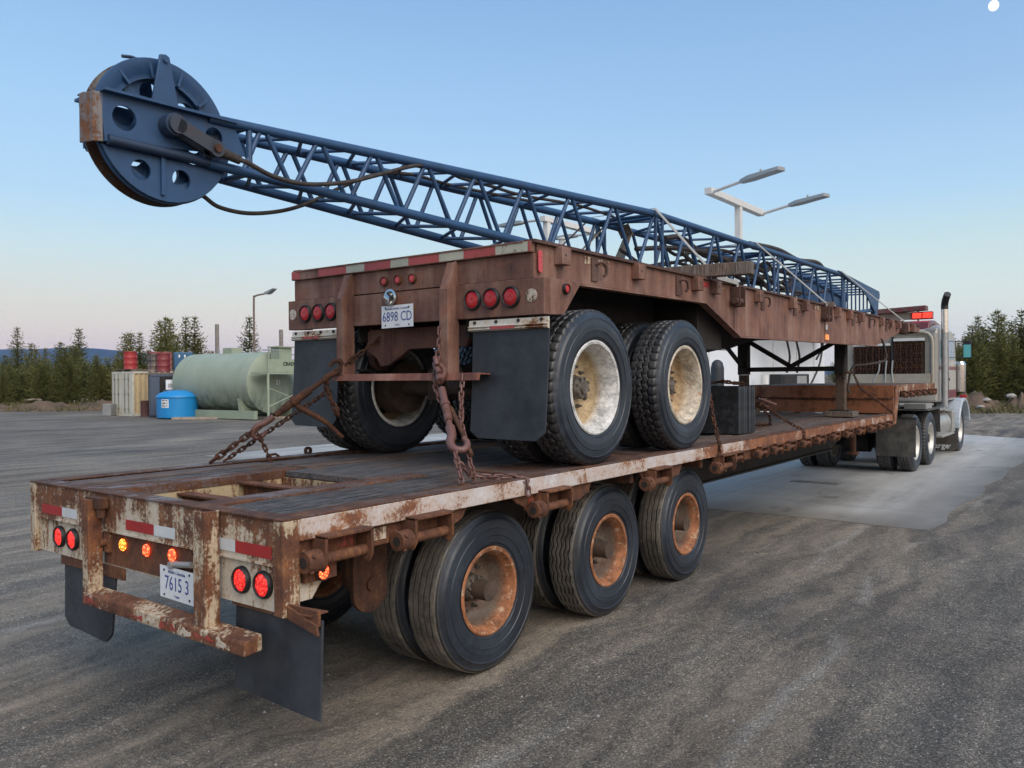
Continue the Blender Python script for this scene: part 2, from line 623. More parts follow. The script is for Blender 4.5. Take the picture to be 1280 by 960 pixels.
def text_mb(txt, size, origin, ux, uz, depth=.002, bold=0.0, narrow=1.0):
    """text as a thin mesh lying in the plane of ux (reading direction) and uz (up), centred on origin"""
    cu = bpy.data.curves.new('text', 'FONT')
    cu.body = txt
    cu.size = size
    cu.align_x = 'CENTER'
    cu.align_y = 'CENTER'
    cu.extrude = depth / 2
    cu.offset = bold
    cu.resolution_u = 2
    ob = bpy.data.objects.new('text', cu)
    col.objects.link(ob)
    bpy.context.view_layer.update()
    dg = bpy.context.evaluated_depsgraph_get()
    me = bpy.data.meshes.new_from_object(ob.evaluated_get(dg))
    ux = Vector(ux).normalized(); uz = Vector(uz).normalized(); un = ux.cross(uz)
    O = Vector(origin)
    mb = MB()
    mb.add([O + ux * (v.co.x * narrow) + uz * v.co.y + un * v.co.z for v in me.vertices], [tuple(p.vertices) for p in me.polygons])
    bpy.data.objects.remove(ob)
    bpy.data.curves.remove(cu)
    bpy.data.meshes.remove(me)
    return mb


def smooth_path(pts, per=8):
    """Catmull-Rom through pts"""
    P = [Vector(p) for p in pts]
    P = [P[0] * 2 - P[1]] + P + [P[-1] * 2 - P[-2]]
    out = []
    for i in range(1, len(P) - 2):
        for j in range(per):
            t = j / per
            a, b, c, d = P[i - 1], P[i], P[i + 1], P[i + 2]
            out.append(.5 * ((2 * b) + (c - a) * t + (2 * a - 5 * b + 4 * c - d) * t * t + (3 * b - a - 3 * c + d) * t ** 3))
    out.append(P[-2].copy())
    return out


def chain_mb(path, wire=.009, pitch=.042, wid=.020, seg=10, n=5, twist=0):
    """welded chain: links laid along a polyline, each turned a quarter from the last"""
    P = [Vector(p) for p in path]
    L = [0]
    for a, b in zip(P, P[1:]):
        L.append(L[-1] + (b - a).length)
    def at(s):
        for i in range(len(P) - 1):
            if s <= L[i + 1] or i == len(P) - 2:
                return P[i].lerp(P[i + 1], (s - L[i]) / max(1e-6, L[i + 1] - L[i]))
    mb = MB()
    cnt = max(1, int(L[-1] / pitch))
    ref = Vector((.31, .52, .79)).normalized()
    for k in range(cnt):
        a = at(k * pitch); b = at((k + 1) * pitch)
        d = (b - a).normalized()
        c = (a + b) / 2
        s1 = d.cross(ref).normalized(); s2 = d.cross(s1)
        ang = PI / 2 * (k % 2) + .35 * math.sin(k * 1.7) + twist
        s = s1 * math.cos(ang) + s2 * math.sin(ang)
        hl = pitch * .5 + wire * .95
        pts = []
        for i in range(seg):
            t = 2 * PI * i / seg
            e = hl - wid * .5
            pts.append(c + d * (math.copysign(e, math.cos(t)) * (1 if abs(math.cos(t)) > .2 else 0) + wid * .5 * math.cos(t)) + s * (wid * .62 * math.sin(t)))
        mb.tube(pts, wire / 2 * 1.15, n, 0, True)
    return mb


# wheel meshes -------------------------------------------------------------
WM = {}


def wheel_meshes(kind, R, rr, wd, tw, style, tmat, rmat, hubr, hubx, discx, holes=0, nub=True):
    mb = MB()
    h = R - rr
    half = tw / 2
    side = [(.38 * wd, rr - .004), (.415 * wd, rr + .012), (.43 * wd, rr + .030), (.445 * wd + .004, rr + .034), (.448 * wd + .004, rr + .042), (.452 * wd, rr + .046), (.47 * wd, rr + .16 * h), (.492 * wd, rr + .34 * h), (.497 * wd + .003, rr + .355 * h), (.50 * wd + .003, rr + .52 * h), (.497 * wd, rr + .535 * h),
            (.487 * wd, rr + .70 * h), (.483 * wd + .004, rr + .715 * h), (.476 * wd + .004, rr + .745 * h), (.470 * wd, rr + .76 * h), (half + .006, R - .036), (half + .001, R - .014)]
    tread = [(half - .008, R - .004)]
    if style == 'rib':
        for g in (.30, .10, -.10, -.30):
            x = g * tw
            tread += [(x + .0065, R - .001), (x + .004, R - .013), (x - .004, R - .013), (x - .0065, R - .001)]
    elif style == 'zig':
        for g in (.34, .17, 0, -.17, -.34):
            x = g * tw
            tread += [(x + .008, R), (x + .005, R - .014), (x - .005, R - .014), (x - .008, R)]
    else:
        for x in (.42, .34, .27, .245, .205, .18, .10, .055, .03, -.03, -.055, -.10, -.18, -.205, -.245, -.27, -.34, -.42):
            d = .011 if abs(x) in (.245, .205) or abs(x) == .03 else 0
            tread.append((x * tw, R - d - (.001 if abs(x) > .3 else 0)))
    tread.append((-half + .008, R - .004))
    prof = side + tread + [(-a, r) for a, r in side[::-1]]
    ns = len(side)
    nt_ = len(tread)
    seg = 240
    def fn(i, j, t, a, r):
        if style == 'zig' and ns < i < ns + nt_ - 1:
            ph = (j % 8) / 8
            a += .0075 * (abs(ph - .5) * 4 - 1)
        elif style == 'rib' and ns < i < ns + nt_ - 1:
            a += .0022 * math.sin(t * 24)
        elif style == 'lug':
            if ns - 2 <= i < ns + nt_ + 2:
                x = a / tw
                ph = j % 6
                if abs(x) > .26 and j % 5 < 1:
                    r -= .010 if ns - 1 <= i <= ns + nt_ else .004
                if .05 < abs(x) < .20 and (j + (2 if x > 0 else 0)) % 5 < 1:
                    r -= .009
                if abs(x) < .26:
                    a += .0065 * (1 if (j % 5) < 2 else -1)
        return a, r
    mb.lathe(prof, seg, fn=fn)
    if style == 'lug':
        pass
    tyre = mb.mesh('tyre')
    tyre.materials.append(M[tmat])
    # rim: flange, gutter, barrel and disc as one turned sheet with a back
    b = MB()
    fl = .40 * wd
    p = [(fl + .004, rr - .004), (fl + .013, rr + .008), (fl + .010, rr + .014), (fl + .016, rr + .004), (fl + .012, rr - .012), (fl - .012, rr - .020), (fl - .03, rr - .032),
         (fl - .06, rr - .040), (discx + .035, rr - .046), (discx + .012, rr - .060), (discx, rr - .085), (discx, hubr + .05), (discx + .02, hubr + .035), (discx + .028, hubr + .002),
         (discx - .02, hubr + .002), (discx - .03, rr - .07), (-.40 * wd, rr - .03), (-.40 * wd - .012, rr + .008), (-.40 * wd, rr - .004)]
    if style == 'skip':
        p = p
    b.lathe(p, 64)
    if holes:
        pass
    rim = b.mesh('rim')
    rim.materials.append(M[rmat])
    g = MB()
    g.cyl((discx - .02, 0, 0), (hubx - .02, 0, 0), hubr, hubr * .93, 28)
    g.cyl((hubx - .02, 0, 0), (hubx, 0, 0), hubr * .93, hubr * .78, 28)
    g.cyl((hubx, 0, 0), (hubx + .022, 0, 0), hubr * .55, hubr * .48, 20)
    for k in range(8):
        t = 2 * PI * k / 8 + .2
        q = (hubr * .80 * math.cos(t), hubr * .80 * math.sin(t))
        g.cyl((hubx - .008, *q), (hubx + .012, *q), .010, n=6, sm=False)
    for k in range(10):
        t = 2 * PI * k / 10
        rb = hubr + .05 + .012
        q = (rb * math.cos(t), rb * math.sin(t))
        g.cyl((discx - .004, *q), (discx + .028, *q), .0145, n=6, sm=False)
        g.cyl((discx + .02, *q), (discx + .046, *q), .008, n=8)
    if holes:
        for k in range(holes):
            t = 2 * PI * k / holes + .15
            rb = (hubr + .06 + rr - .08) / 2
            q = (rb * math.cos(t), rb * math.sin(t))
            g.cyl((discx - .01, *q), (discx + .003, *q), .036, n=20, mi=1)  # black discs: the dark of the hand holes put in as colour
    hub = g.mesh('hub')
    hub.materials.append(M['hub'])
    hub.materials.append(M['black'])
    WM[kind] = (rim, tyre, hub)


wheel_meshes('low', .488, .255, .262, .212, 'rib', 'tyre_low', 'rim_orange', .085, .005, -.085)
wheel_meshes('low_zig', .488, .255, .262, .205, 'zig', 'tyre_low', 'rim_orange', .085, -.02, -.075)
wheel_meshes('up', .537, .312, .275, .225, 'lug', 'tyre_up', 'rim_cream', .085, .015, -.085, 2)
wheel_meshes('up_rusty', .537, .312, .275, .225, 'lug', 'tyre_up', 'rim_cream_rusty', .085, -.02, -.075, 2)
wheel_meshes('truck', .52, .30, .275, .22, 'lug', 'tyre_truck', 'rim_alu', .09, .03, -.06)


def wheel(parent, kind, x, y, z, out=1):
    """a rim carrying its tyre and hub; out is the side (+1 right) the dish opens to"""
    rim, tyre, hub = WM[kind]
    o = link('wheel', rim, parent, (x, y, z))
    a = rnd.uniform(0, 6.28)
    o.rotation_euler = (a, 0, 0) if out > 0 else (a, 0, PI)
    for nm, me in (('tyre', tyre), ('hub', hub)):
        c = bpy.data.objects.new(nm, me)
        col.objects.link(c)
        c.parent = o
        ORG[c.name] = (x, y, z)
    return o

# ------------------------------------------------------------------ ground
def ground_material():
    n = N('asphalt', 'World')
    co = n.co
    x, y, z = n.xyz()
    warp = n.noise(.35, 4, .6)
    big = n.noise(.22, 6, .62, dist=.6)
    fine = n.noise(70, 4, .75)
    mid = n.noise(9, 6, .7)
    sp = n.voro(55)
    sp2 = n.voro(120, out=1)
    base = n.ramp(n.math('ADD', n.math('MULTIPLY', big, .6), n.math('MULTIPLY', mid, .4)),
                  [(.34, (.084, .077, .068)), (.5, (.142, .130, .114)), (.66, (.215, .195, .168))])
    # gravel: every stone has its own grey
    cell = n.voro(150, out=1)
    cell2 = n.voro(62, out=1)
    sp3 = n.xyz(cell)[0]
    sp4 = n.xyz(cell2)[1]
    k1 = n.ramp(sp3, [(0, (.45, .45, .46)), (.35, (.72, .72, .72)), (.7, (1.0, 1.0, 1.0)), (.88, (1.35, 1.34, 1.32)), (1, (2.5, 2.46, 2.42))])
    k2 = n.ramp(sp4, [(0, (.78, .78, .78)), (.5, (.97, .97, .97)), (.92, (1.05, 1.05, 1.05)), (1, (1.6, 1.58, 1.55))])
    grain = n.mix(1.0, k1, k2, 'MULTIPLY')
    # wheel tracks of brown dirt, running with the trailers
    wx = n.math('ADD', x, n.math('MULTIPLY', n.math('SUBTRACT', warp, .5), 1.3))
    comb = n.t.nodes.new('ShaderNodeCombineXYZ')
    n.link(n.math('MULTIPLY', wx, 1.15), comb.inputs[0])
    n.link(n.math('MULTIPLY', y, .10), comb.inputs[1])
    tr = n.noise(1.0, 5, .58, comb.outputs[0])
    tr2 = n.noise(3.1, 5, .6, comb.outputs[0])
    base = n.mix(1.0, base, n.ramp(n.math('ADD', n.math('MULTIPLY', tr2, .6), n.math('MULTIPLY', big, .4)), [(.36, (.62, .61, .60)), (.5, (.97, .96, .94)), (.62, (1.38, 1.34, 1.28))]), 'MULTIPLY')
    wide = n.math('MULTIPLY', n.rng(x, -16, -1.5, .5, 1), n.rng(n.math('ADD', x, n.math('MULTIPLY', big, 2.4)), 1.6, 4.0, 1, .06))
    trm = n.math('MULTIPLY', n.rng(n.math('ADD', n.math('MULTIPLY', tr, .7), n.math('MULTIPLY', tr2, .3)), .41, .54, 0, 1), wide)
    trm = n.math('MULTIPLY', trm, n.rng(mid, .3, .62, .45, 1))
    base = n.mix(n.math('MULTIPLY', trm, .80), base, n.mix(n.rng(tr2, .40, .58), (.145, .114, .082), (.29, .235, .175)))
    ln = n.noise(.9, 3, .5, comb.outputs[0], dist=.3)
    lnm = n.rng(n.math('ABSOLUTE', n.math('SUBTRACT', ln, .5)), .014, .002, 0, .34)
    lnm = n.math('MULTIPLY', lnm, n.rng(big, .46, .60, 0, 1))
    base = n.mix(n.math('MULTIPLY', lnm, n.rng(mid, .38, .58, .2, 1)), base, (.30, .285, .26))
    for off, amp, fr, sd in ((.55, .35, .55, 0.0), (1.35, .5, .38, 2.1), (-3.4, .6, .3, 4.0)):
        cx = n.math('ADD', n.math('MULTIPLY', n.math('SINE', n.math('ADD', n.math('MULTIPLY', y, fr), sd)), amp * .4), n.math('ADD', n.math('MULTIPLY', n.math('SUBTRACT', warp, .5), amp * 2.2), off))
        dd = n.math('ABSOLUTE', n.math('SUBTRACT', x, cx))
        dm = n.math('ADD', dd, n.math('MULTIPLY', n.math('SUBTRACT', n.noise(2.2, 5, .7), .5), .12))
        base = n.mix(n.math('MULTIPLY', n.rng(dm, .075, .0, 0, .5), n.rng(n.noise(.55, 3, .5, n.map((1, 1, 1), (sd, 5, 0))), .42, .56, 0, 1)), base, (.34, .325, .30))
    # damp dark and oil patches
    dk = n.rng(n.noise(.42, 6, .66, n.map((1, .6, 1), (7, 3, 0)), dist=.6), .52, .68, 0, .62)
    base = n.mix(dk, base, (.048, .048, .051))
    oil = n.rng(n.noise(1.3, 5, .7, n.map((1, .5, 1), (2, 9, 0))), .66, .72, 0, .7)
    base = n.mix(oil, base, (.024, .023, .022))
    base = n.mix(n.rng(trm, .2, .9, 1.0, .35), base, grain, 'MULTIPLY')
    h = n.math('ADD', n.math('MULTIPLY', fine, .7), n.math('ADD', n.math('MULTIPLY', mid, .8), n.math('ADD', n.math('MULTIPLY', tr2, 1.2), n.math('MULTIPLY', tr, .9))))
    n.bump(n.math('SUBTRACT', h, n.math('MULTIPLY', sp, .5)), .75, .018)
    return n.out(base, n.rng(fine, .3, .7, .72, .92), 0, .35)


mb = MB()
# finer cells near the camera carry the low ruts
def gz(x, y):
    a = .018 * math.sin(x * 2.1 + .5 * math.sin(y * .35)) * math.exp(-((x - .9) / 2.2) ** 2)
    return a + .012 * math.sin(x * .7 + 1.3) * math.sin(y * .5)
mb.add([(-9000, -9000, -.02), (9000, -9000, -.02), (9000, 9000, -.02), (-9000, 9000, -.02)], [(0, 1, 2, 3)])
G = MB()
nx, ny = 70, 70
gv = []
for j in range(ny + 1):
    for i in range(nx + 1):
        x = -90 + 110 * (i / nx); y = -40 + 82 * (j / ny)
        gv.append((x, y, 0))
gf = [(j * (nx + 1) + i, j * (nx + 1) + i + 1, (j + 1) * (nx + 1) + i + 1, (j + 1) * (nx + 1) + i) for j in range(ny) for i in range(nx)]
G.add(gv, gf)
asphalt = ground_material()
tag(G.build('ground', asphalt, origin=(0, 0, 0)), kind='structure')

soil = N('soil', 'World')
_a = soil.noise(.5, 7, .7); _b = soil.noise(9, 5, .7)
soil.bump(soil.math('ADD', _a, _b), .8, .05)
soil_m = soil.out(soil.mix(soil.rng(_b, .4, .65, 0, .8), soil.ramp(_a, [(.32, (.075, .052, .034)), (.5, (.125, .085, .055)), (.68, (.15, .125, .070))]), (.06, .055, .03)), .95)
tag(mb.build('terrain', soil_m, origin=(0, 0, 0)), kind='structure')

# concrete apron of the fuel island
def concrete_material():
    n = N('concrete', 'World')
    a = n.noise(.55, 7, .66, dist=.4)
    st = n.noise(1, 5, .6, n.map((1.7, .16, 1)))
    f = n.noise(60, 4, .7)
    base = n.ramp(n.math('ADD', n.math('MULTIPLY', a, .5), n.math('MULTIPLY', st, .5)), [(.34, (.20, .192, .178)), (.47, (.33, .32, .302)), (.62, (.45, .44, .42))])
    base = n.mix(n.rng(f, .5, .75, 0, .3), base, (.10, .10, .10))
    x, y, z = n.xyz()
    jx = n.math('ABSOLUTE', n.math('SUBTRACT', n.math('FRACT', n.math('DIVIDE', x, 3.9)), .5))
    jy = n.math('ABSOLUTE', n.math('SUBTRACT', n.math('FRACT', n.math('DIVIDE', n.math('ADD', y, 1.2), 4.2)), .5))
    joint = n.rng(n.math('MINIMUM', jx, jy), .0035, .0015, 0, .55)
    base = n.mix(joint, base, (.07, .068, .065))
    rim = n.rng(n.math('ADD', n.math('SUBTRACT', n.math('MULTIPLY', x, -.04), n.math('SUBTRACT', y, 7.95)), n.math('MULTIPLY', a, 2.4)), .1, 1.3, 0, .95)
    base = n.mix(rim, base, (.15, .13, .105))
    rimx = n.rng(n.math('ADD', n.math('SUBTRACT', x, 1.15), n.math('MULTIPLY', a, 1.8)), .1, .95, 0, .92)
    base = n.mix(rimx, base, (.11, .104, .096))
    oil = n.rng(n.noise(.8, 6, .7, n.map((1, .8, 1), (4, 1, 0))), .60, .68, 0, .7)
    base = n.mix(oil, base, (.05, .048, .045))
    n.bump(f, .2, .004)
    return n.out(base, .68, 0, .4)

mb = MB()
edge = []
pts = [(1.08, 7.95), (1.2, 23.4), (-.74, 24.5), (-14.6, 24.2), (-14.3, 8.56)]
P = pts + [pts[0]]
q = random.Random(3)
for (a, b) in zip(P, P[1:]):
    for k in range(40):
        t = k / 40
        edge.append((a[0] + (b[0] - a[0]) * t + q.uniform(-.03, .03) + .05 * math.sin(k * .9), a[1] + (b[1] - a[1]) * t + q.uniform(-.03, .03) + .05 * math.sin(k * .7 + 1)))
mb.prism(edge, 'Z', -.05, .006)
tag(mb.build('concrete_pad', concrete_material(), origin=(0, 0, 0)), kind='structure')

# trench drain in the apron
dr = thing('drain_grate', 'black slotted drain grate set in the pale concrete apron', 'drain grate', (-1.24, 11.5, .006))
b = MB()
b.box(-1.62, -.86, 11.36, 11.64, -.04, .008)
b.build('frame', 'under', dr)
b = MB()
for i in range(12):
    x = -1.58 + i * .062
    b.box(x, x + .026, 11.38, 11.62, .009, .016)
b.build('slats', 'galv', dr)

# loose stones on the yard near the camera (nobody could count them)
b = MB()
q = random.Random(11)
for k in range(5200):
    d = q.uniform(1.2, 9) ** 1.0
    a = q.uniform(-.75, .75)
    vx = _f.x * math.cos(a) + _r.x * math.sin(a); vy = _f.y * math.cos(a) + _r.y * math.sin(a)
    x = 2.9 + vx * d; y = -2.2 + vy * d
    if y > 7.8 and -14 < x < 1.2: continue
    s = q.uniform(.003, .008) * (1.0 if q.random() < .93 else 1.9)
    ph = q.uniform(0, 6.28)
    c, sn = math.cos(ph) * s, math.sin(ph) * s
    e = q.uniform(.6, 1.1)
    b.add([(x + c, y + sn, .0), (x - sn * e, y + c * e, 0), (x - c, y - sn, 0), (x + sn * e, y - c * e, 0), (x + c * .2, y + sn * .2, s * .8)],
          [(0, 1, 4), (1, 2, 4), (2, 3, 4), (3, 0, 4)])
st = N('stone', 'World')
st_m = st.out(st.ramp(st.noise(37, 2, .5), [(.36, (.06, .06, .062)), (.5, (.13, .128, .125)), (.64, (.26, .255, .25))]), .85)
tag(b.build('gravel', st_m, origin=(0, 0, 0)), 'loose grey gravel scattered over the near yard', 'gravel', kind='stuff')

# ------------------------------------------------------------------ lower trailer (lowbed)
ZT = 1.165
W = 2.44
low = thing('lowbed_trailer', 'long white and rust lowbed trailer with lit tail lights, under the brown trailer', 'trailer', (-1.22, 5.5, 0))


def part(mb, name, mat, parent=low, bevel=0, label=None, origin=None):
    o = mb.build(name, mat, parent, origin, bevel)
    if label: o['label'] = label
    return o


# rear panel: two plates, the upper one proud of the lower
b = MB()
b.box(-2.375, -.068, -.012, .05, .957, 1.158)
b.box(-2.375, -1.70, .006, .05, .755, .955)
b.box(-1.68, -.70, .018, .05, .762, .955)
b.box(-.70, -.068, .004, .05, .752, .955)
b.box(-2.36, -.08, -.016, -.0125, .955, .968)
rear = part(b, 'rear_panel', 'white_rust', bevel=.003)
b = MB()
b.box(-1.60, -.74, .010, .0175, .775, .945)
part(b, 'rear_panel_insert', 'rust')
for x0, x1 in ((-2.44, -2.378), (-.065, 0.0)):
    b = MB()
    b.box(x0, x1, -.020, .07, .745, 1.16)
    part(b, 'corner_post', 'corner', bevel=.004)
b = MB()
b.box(-2.44, 0, -.022, .085, 1.1585, 1.168)
part(b, 'rear_edge', 'deck_steel', bevel=.002)

# tapes
def tape(x0, x1, z0, z1, mat, parent=low, y=-.014, label=None):
    b = MB()
    n = 6
    b.box(x0, x1, y - .0015, y, z0, z1)
    return part(b, 'reflective_tape', mat, parent, label=label)
for x0, x1, m in ((-2.293, -2.04, 'tape_red'), (-2.038, -1.86, 'tape_white'), (-1.32, -1.045, 'tape_red'), (-1.043, -.85, 'tape_white'),
                  (-.53, -.352, 'tape_white'), (-.35, -.085, 'tape_red')):
    tape(x0, x1, .988, 1.042, m)
# scrape mark on the right red tape
# guard posts
for x0, x1, zt in ((-1.620, -1.551, 1.135), (-.556, -.461, 1.17)):
    b = MB()
    b.box(x0, x1 - .0145, -.10, -.084, .60, zt)
    b.box(x1 - .014, x1, -.10, -.022, .60, zt)
    part(b, 'guard_post', 'post_rust', bevel=.003)
b = MB()
b.box(-1.64, -1.48, -.075, -.024, 1.085, 1.145)
b.cyl((-1.51, -.05, 1.04), (-1.51, -.05, 1.14), .022, n=12)
part(b, 'hinge_bracket', 'rust_dark', bevel=.004)
b = MB()
b.box(-1.58, -1.51, -.012, .017, .84, .95)
b.cyl((-1.545, -.045, .895), (-1.545, 0, .895), .02, n=10)
part(b, 'latch_plate', 'post_rust', bevel=.004)
# bumper
b = MB()
b.prism([(-.112, .572), (-.018, .580), (-.018, .655), (-.112, .634)], 'X', -1.60, -.150)
bump = part(b, 'bumper', 'post_rust', bevel=.008)
q = random.Random(5)
x = -1.57
k = 0
while x < -.33:
    wd = q.uniform(.10, .2)
    b = MB()
    zz = q.uniform(.575, .588)
    n = 7
    top = [(x + wd * i / n, .615 + q.uniform(-.016, .010)) for i in range(n + 1)]
    bot = [(x + wd * i / n, zz + q.uniform(-.004, .012)) for i in range(n, -1, -1)]
    b.prism(top + bot, 'Y', -.1155, -.113)
    part(b, 'tape_scrap', 'tape_worn_red' if k % 2 == 0 else 'tape_worn_white', bump)
    x += wd + q.uniform(.0, .05)
    k += 1

# lamps
def round_lamp(parent, x, y, z, r, mat, ring=True, ny=-1, axis='Y', label=None, name='tail_lamp', ringmat='black'):
    b = MB()
    d = ny
    if axis == 'Y':
        b.lathe([(0, .0001), (d * .006, .0001), (d * .009, r * .35), (d * .006, r * .85), (d * .001, r), (-d * .004, r)], 28, (x, y + d * .012, z), 'Y')
    else:
        b.lathe([(d * .006, .0001), (d * .009, r * .35), (d * .006, r * .85), (d * .001, r), (-d * .004, r)], 28, (x + d * .012, y, z), 'X')
    o = b.build(name, mat, parent)
    if label: o['label'] = label
    if ring:
        g = MB()
        if axis == 'Y':
            g.lathe([(0, r * .98), (d * .02, r * 1.0), (d * .024, r * 1.10), (d * .014, r * 1.24), (0, r * 1.26)], 28, (x, y, z), 'Y')
        else:
            g.lathe([(0, r * .98), (d * .02, r * 1.0), (d * .024, r * 1.10), (d * .014, r * 1.24), (0, r * 1.26)], 28, (x, y, z), 'X')
        g.build('grommet', ringmat, o)
    return o
for x in (-2.097, -1.935, -.323, -.163):
    round_lamp(low, x, .004, .864, .050, 'led_red')
round_lamp(low, -1.382, .010, .898, .032, 'led_amber', ring=False, label='orange glowing lamp')
round_lamp(low, -1.144, .010, .897, .032, 'led_hot', ring=False)
round_lamp(low, -.903, .010, .902, .032, 'led_hot', ring=False)
# plate lamp and licence plate
b = MB()
b.cyl((-.86, -.005, .862), (-.72, -.005, .878), .016, n=10)
b.cyl((-.88, -.03, .86), (-.88, .01, .86), .018, n=12)
part(b, 'plate_lamp', 'galv')


def plate(parent, x0, x1, z0, z1, y, big, top, bottom, tilt=0.0):
    b = MB()
    n = 10
    b.prism([(x0, z0 + tilt), (x1, z0 - tilt), (x1, z1 - tilt), (x0, z1 + tilt)], 'Y', y, y + .002)
    o = b.build('licence_plate', 'plate', parent)
    cx, cz = (x0 + x1) / 2, (z0 + z1) / 2
    ux = (1, 0, -2 * tilt / (x1 - x0)); uz = (0, 0, 1)
    text_mb(big, (z1 - z0) * .62, (cx, y - .001, cz - .004), ux, uz, .001, 0, .80).build('lettering', 'plate_blue', o)
    text_mb(top, (z1 - z0) * .14, (cx, y - .001, z1 - (z1 - z0) * .15), ux, uz, .001).build('lettering', 'plate_blue', o)
    text_mb(bottom, (z1 - z0) * .11, (cx, y - .001, z0 + (z1 - z0) * .12), ux, uz, .001).build('lettering', 'plate_blue', o)
    g = MB()
    for sx in (x0 + .04, x1 - .04):
        for sz in (z0 + .018, z1 - .018):
            g.cyl((sx, y - .003, sz), (sx, y, sz), .006, n=8)
    g.build('screws', 'under', o)
    return o
plate(low, -.995, -.69, .686, .845, -.012, '7615 3', 'British Columbia', 'Trailer', .003)

# mud flaps of the lowbed
def flap(parent, x0, x1, z0, z1, y, mat='flap', rad=.06, slant=(0, 0, 0, 0), thick=.012, corners=(1, 1), bend=.0):
    """hanging rubber sheet, gently curved, with rounded lower corners"""
    b = MB()
    nx, nz = 10, 12
    vs = []
    for side in (0, 1):
        for j in range(nz + 1):
            t = j / nz
            for i in range(nx + 1):
                s = i / nx
                xa = x0 + slant[0] * t; xb = x1 + slant[1] * t
                z = z1 + (z0 - z1) * t
                xx = xa + (xb - xa) * s
                # round the lower corners
                for edge, on in ((0, corners[0]), (1, corners[1])):
                    if on:
                        dx = (xx - xa) if edge == 0 else (xb - xx)
                        if dx < rad:
                            lim = z0 + rad - math.sqrt(max(0, rad * rad - (rad - dx) ** 2))
                            z = max(z, lim)
                z += slant[2] * s * t
                yy = y + bend * t * t + .012 * math.sin(s * 4 + 1) * t + (thick if side else 0)
                vs.append((xx, yy, z))
    m = (nx + 1) * (nz + 1)
    fs = []
    for side in (0, 1):
        for j in range(nz):
            for i in range(nx):
                a = side * m + j * (nx + 1) + i
                fs.append((a, a + 1, a + nx + 2, a + nx + 1))
    rim = [i for i in range(nx + 1)] + [j * (nx + 1) + nx for j in range(1, nz + 1)] + [nz * (nx + 1) + i for i in range(nx - 1, -1, -1)] + [j * (nx + 1) for j in range(nz - 1, 0, -1)]
    for a, c in zip(rim, rim[1:] + rim[:1]):
        fs.append((a, c, c + m, a + m))
    b.add(vs, fs, 0, True)
    return b.build('mud_flap', mat, parent)
flap(low, -.41, .19, .335, .755, .03, corners=(0, 0), slant=(-.04, -.005, 0, 0))
flap(low, -2.11, -1.52, .33, .725, .03, rad=.05, slant=(-.035, -.035, 0, 0))
b = MB()
b.box(-.42, .19, .012, .026, .735, .80)
b.prism([(-.02, .80), (.19, .745), (.20, .70), (-.02, .745)], 'Y', -.002, .0115)
part(b, 'flap_hanger', 'rust', bevel=.002)
b = MB()
b.box(-2.12, -1.40, .012, .026, .70, .765)
part(b, 'flap_hanger', 'rust', bevel=.002)
b = MB()
b.prism([(.0, .762), (.15, .770), (.15, .778), (.0, .770)], 'Y', .0, .10)
part(b, 'corner_shelf', 'rust', bevel=.002)

# side: rub rail, skirt, side plate
for x0, x1, nm in ((-.028, 0, 'rail_rust'), (-2.44, -2.412, 'rail_rust')):
    b = MB()
    b.box(x0, x1, .072, 5.2, 1.062, 1.160)
    part(b, 'rub_rail', nm, bevel=.004)
    b = MB()
    b.box(x0, x1, 5.204, 11.36, 1.062, 1.160)
    part(b, 'rub_rail', 'rail_rust_far', bevel=.004)
b = MB()
b.box(-.13, .001, .09, 11.36, 1.161, 1.169)
b.box(-2.441, -2.31, .09, 11.36, 1.161, 1.169)
part(b, 'deck_edge', 'deck_steel', bevel=.002)
for xs in (-.055, -2.405):
    b = MB()
    b.prism([(.072, .785), (.165, .785), (.30, .95), (.072, .95)], 'X', xs + .002, xs + .018)
    part(b, 'side_plate', 'white_rust', bevel=.003)
    b = MB()
    b.prism([(.072, .955), (.33, .955), (1.09, .962), (1.20, 1.0), (1.25, 1.06), (.072, 1.06)], 'X', xs, xs + .02)
    b.prism([(1.66, 1.06), (1.70, 1.02), (1.78, .985), (1.80, .955), (2.42, .955), (2.52, 1.0), (2.56, 1.06)], 'X', xs, xs + .02)
    b.prism([(3.24, 1.06), (3.28, 1.0), (3.36, .965), (3.90, .965), (3.98, 1.06)], 'X', xs, xs + .02)
    b.prism([(4.62, 1.06), (4.74, .99), (4.80, .965), (11.25, .985), (11.33, 1.06)], 'X', xs, xs + .02)
    part(b, 'side_skirt', 'rust', bevel=.003)
round_lamp(low, .0, .19, .908, .032, 'led_hot', ring=True, ny=1, axis='X', name='marker_lamp', ringmat='rust_dark')
b = MB()
b.box(-.034, -.004, .10, .28, .87, .95)
part(b, 'marker_bracket', 'rust')
b = MB()
b.box(-.034, -.031, .47, .62, .985, 1.045)
part(b, 'reflective_tape', 'tape_worn_white')

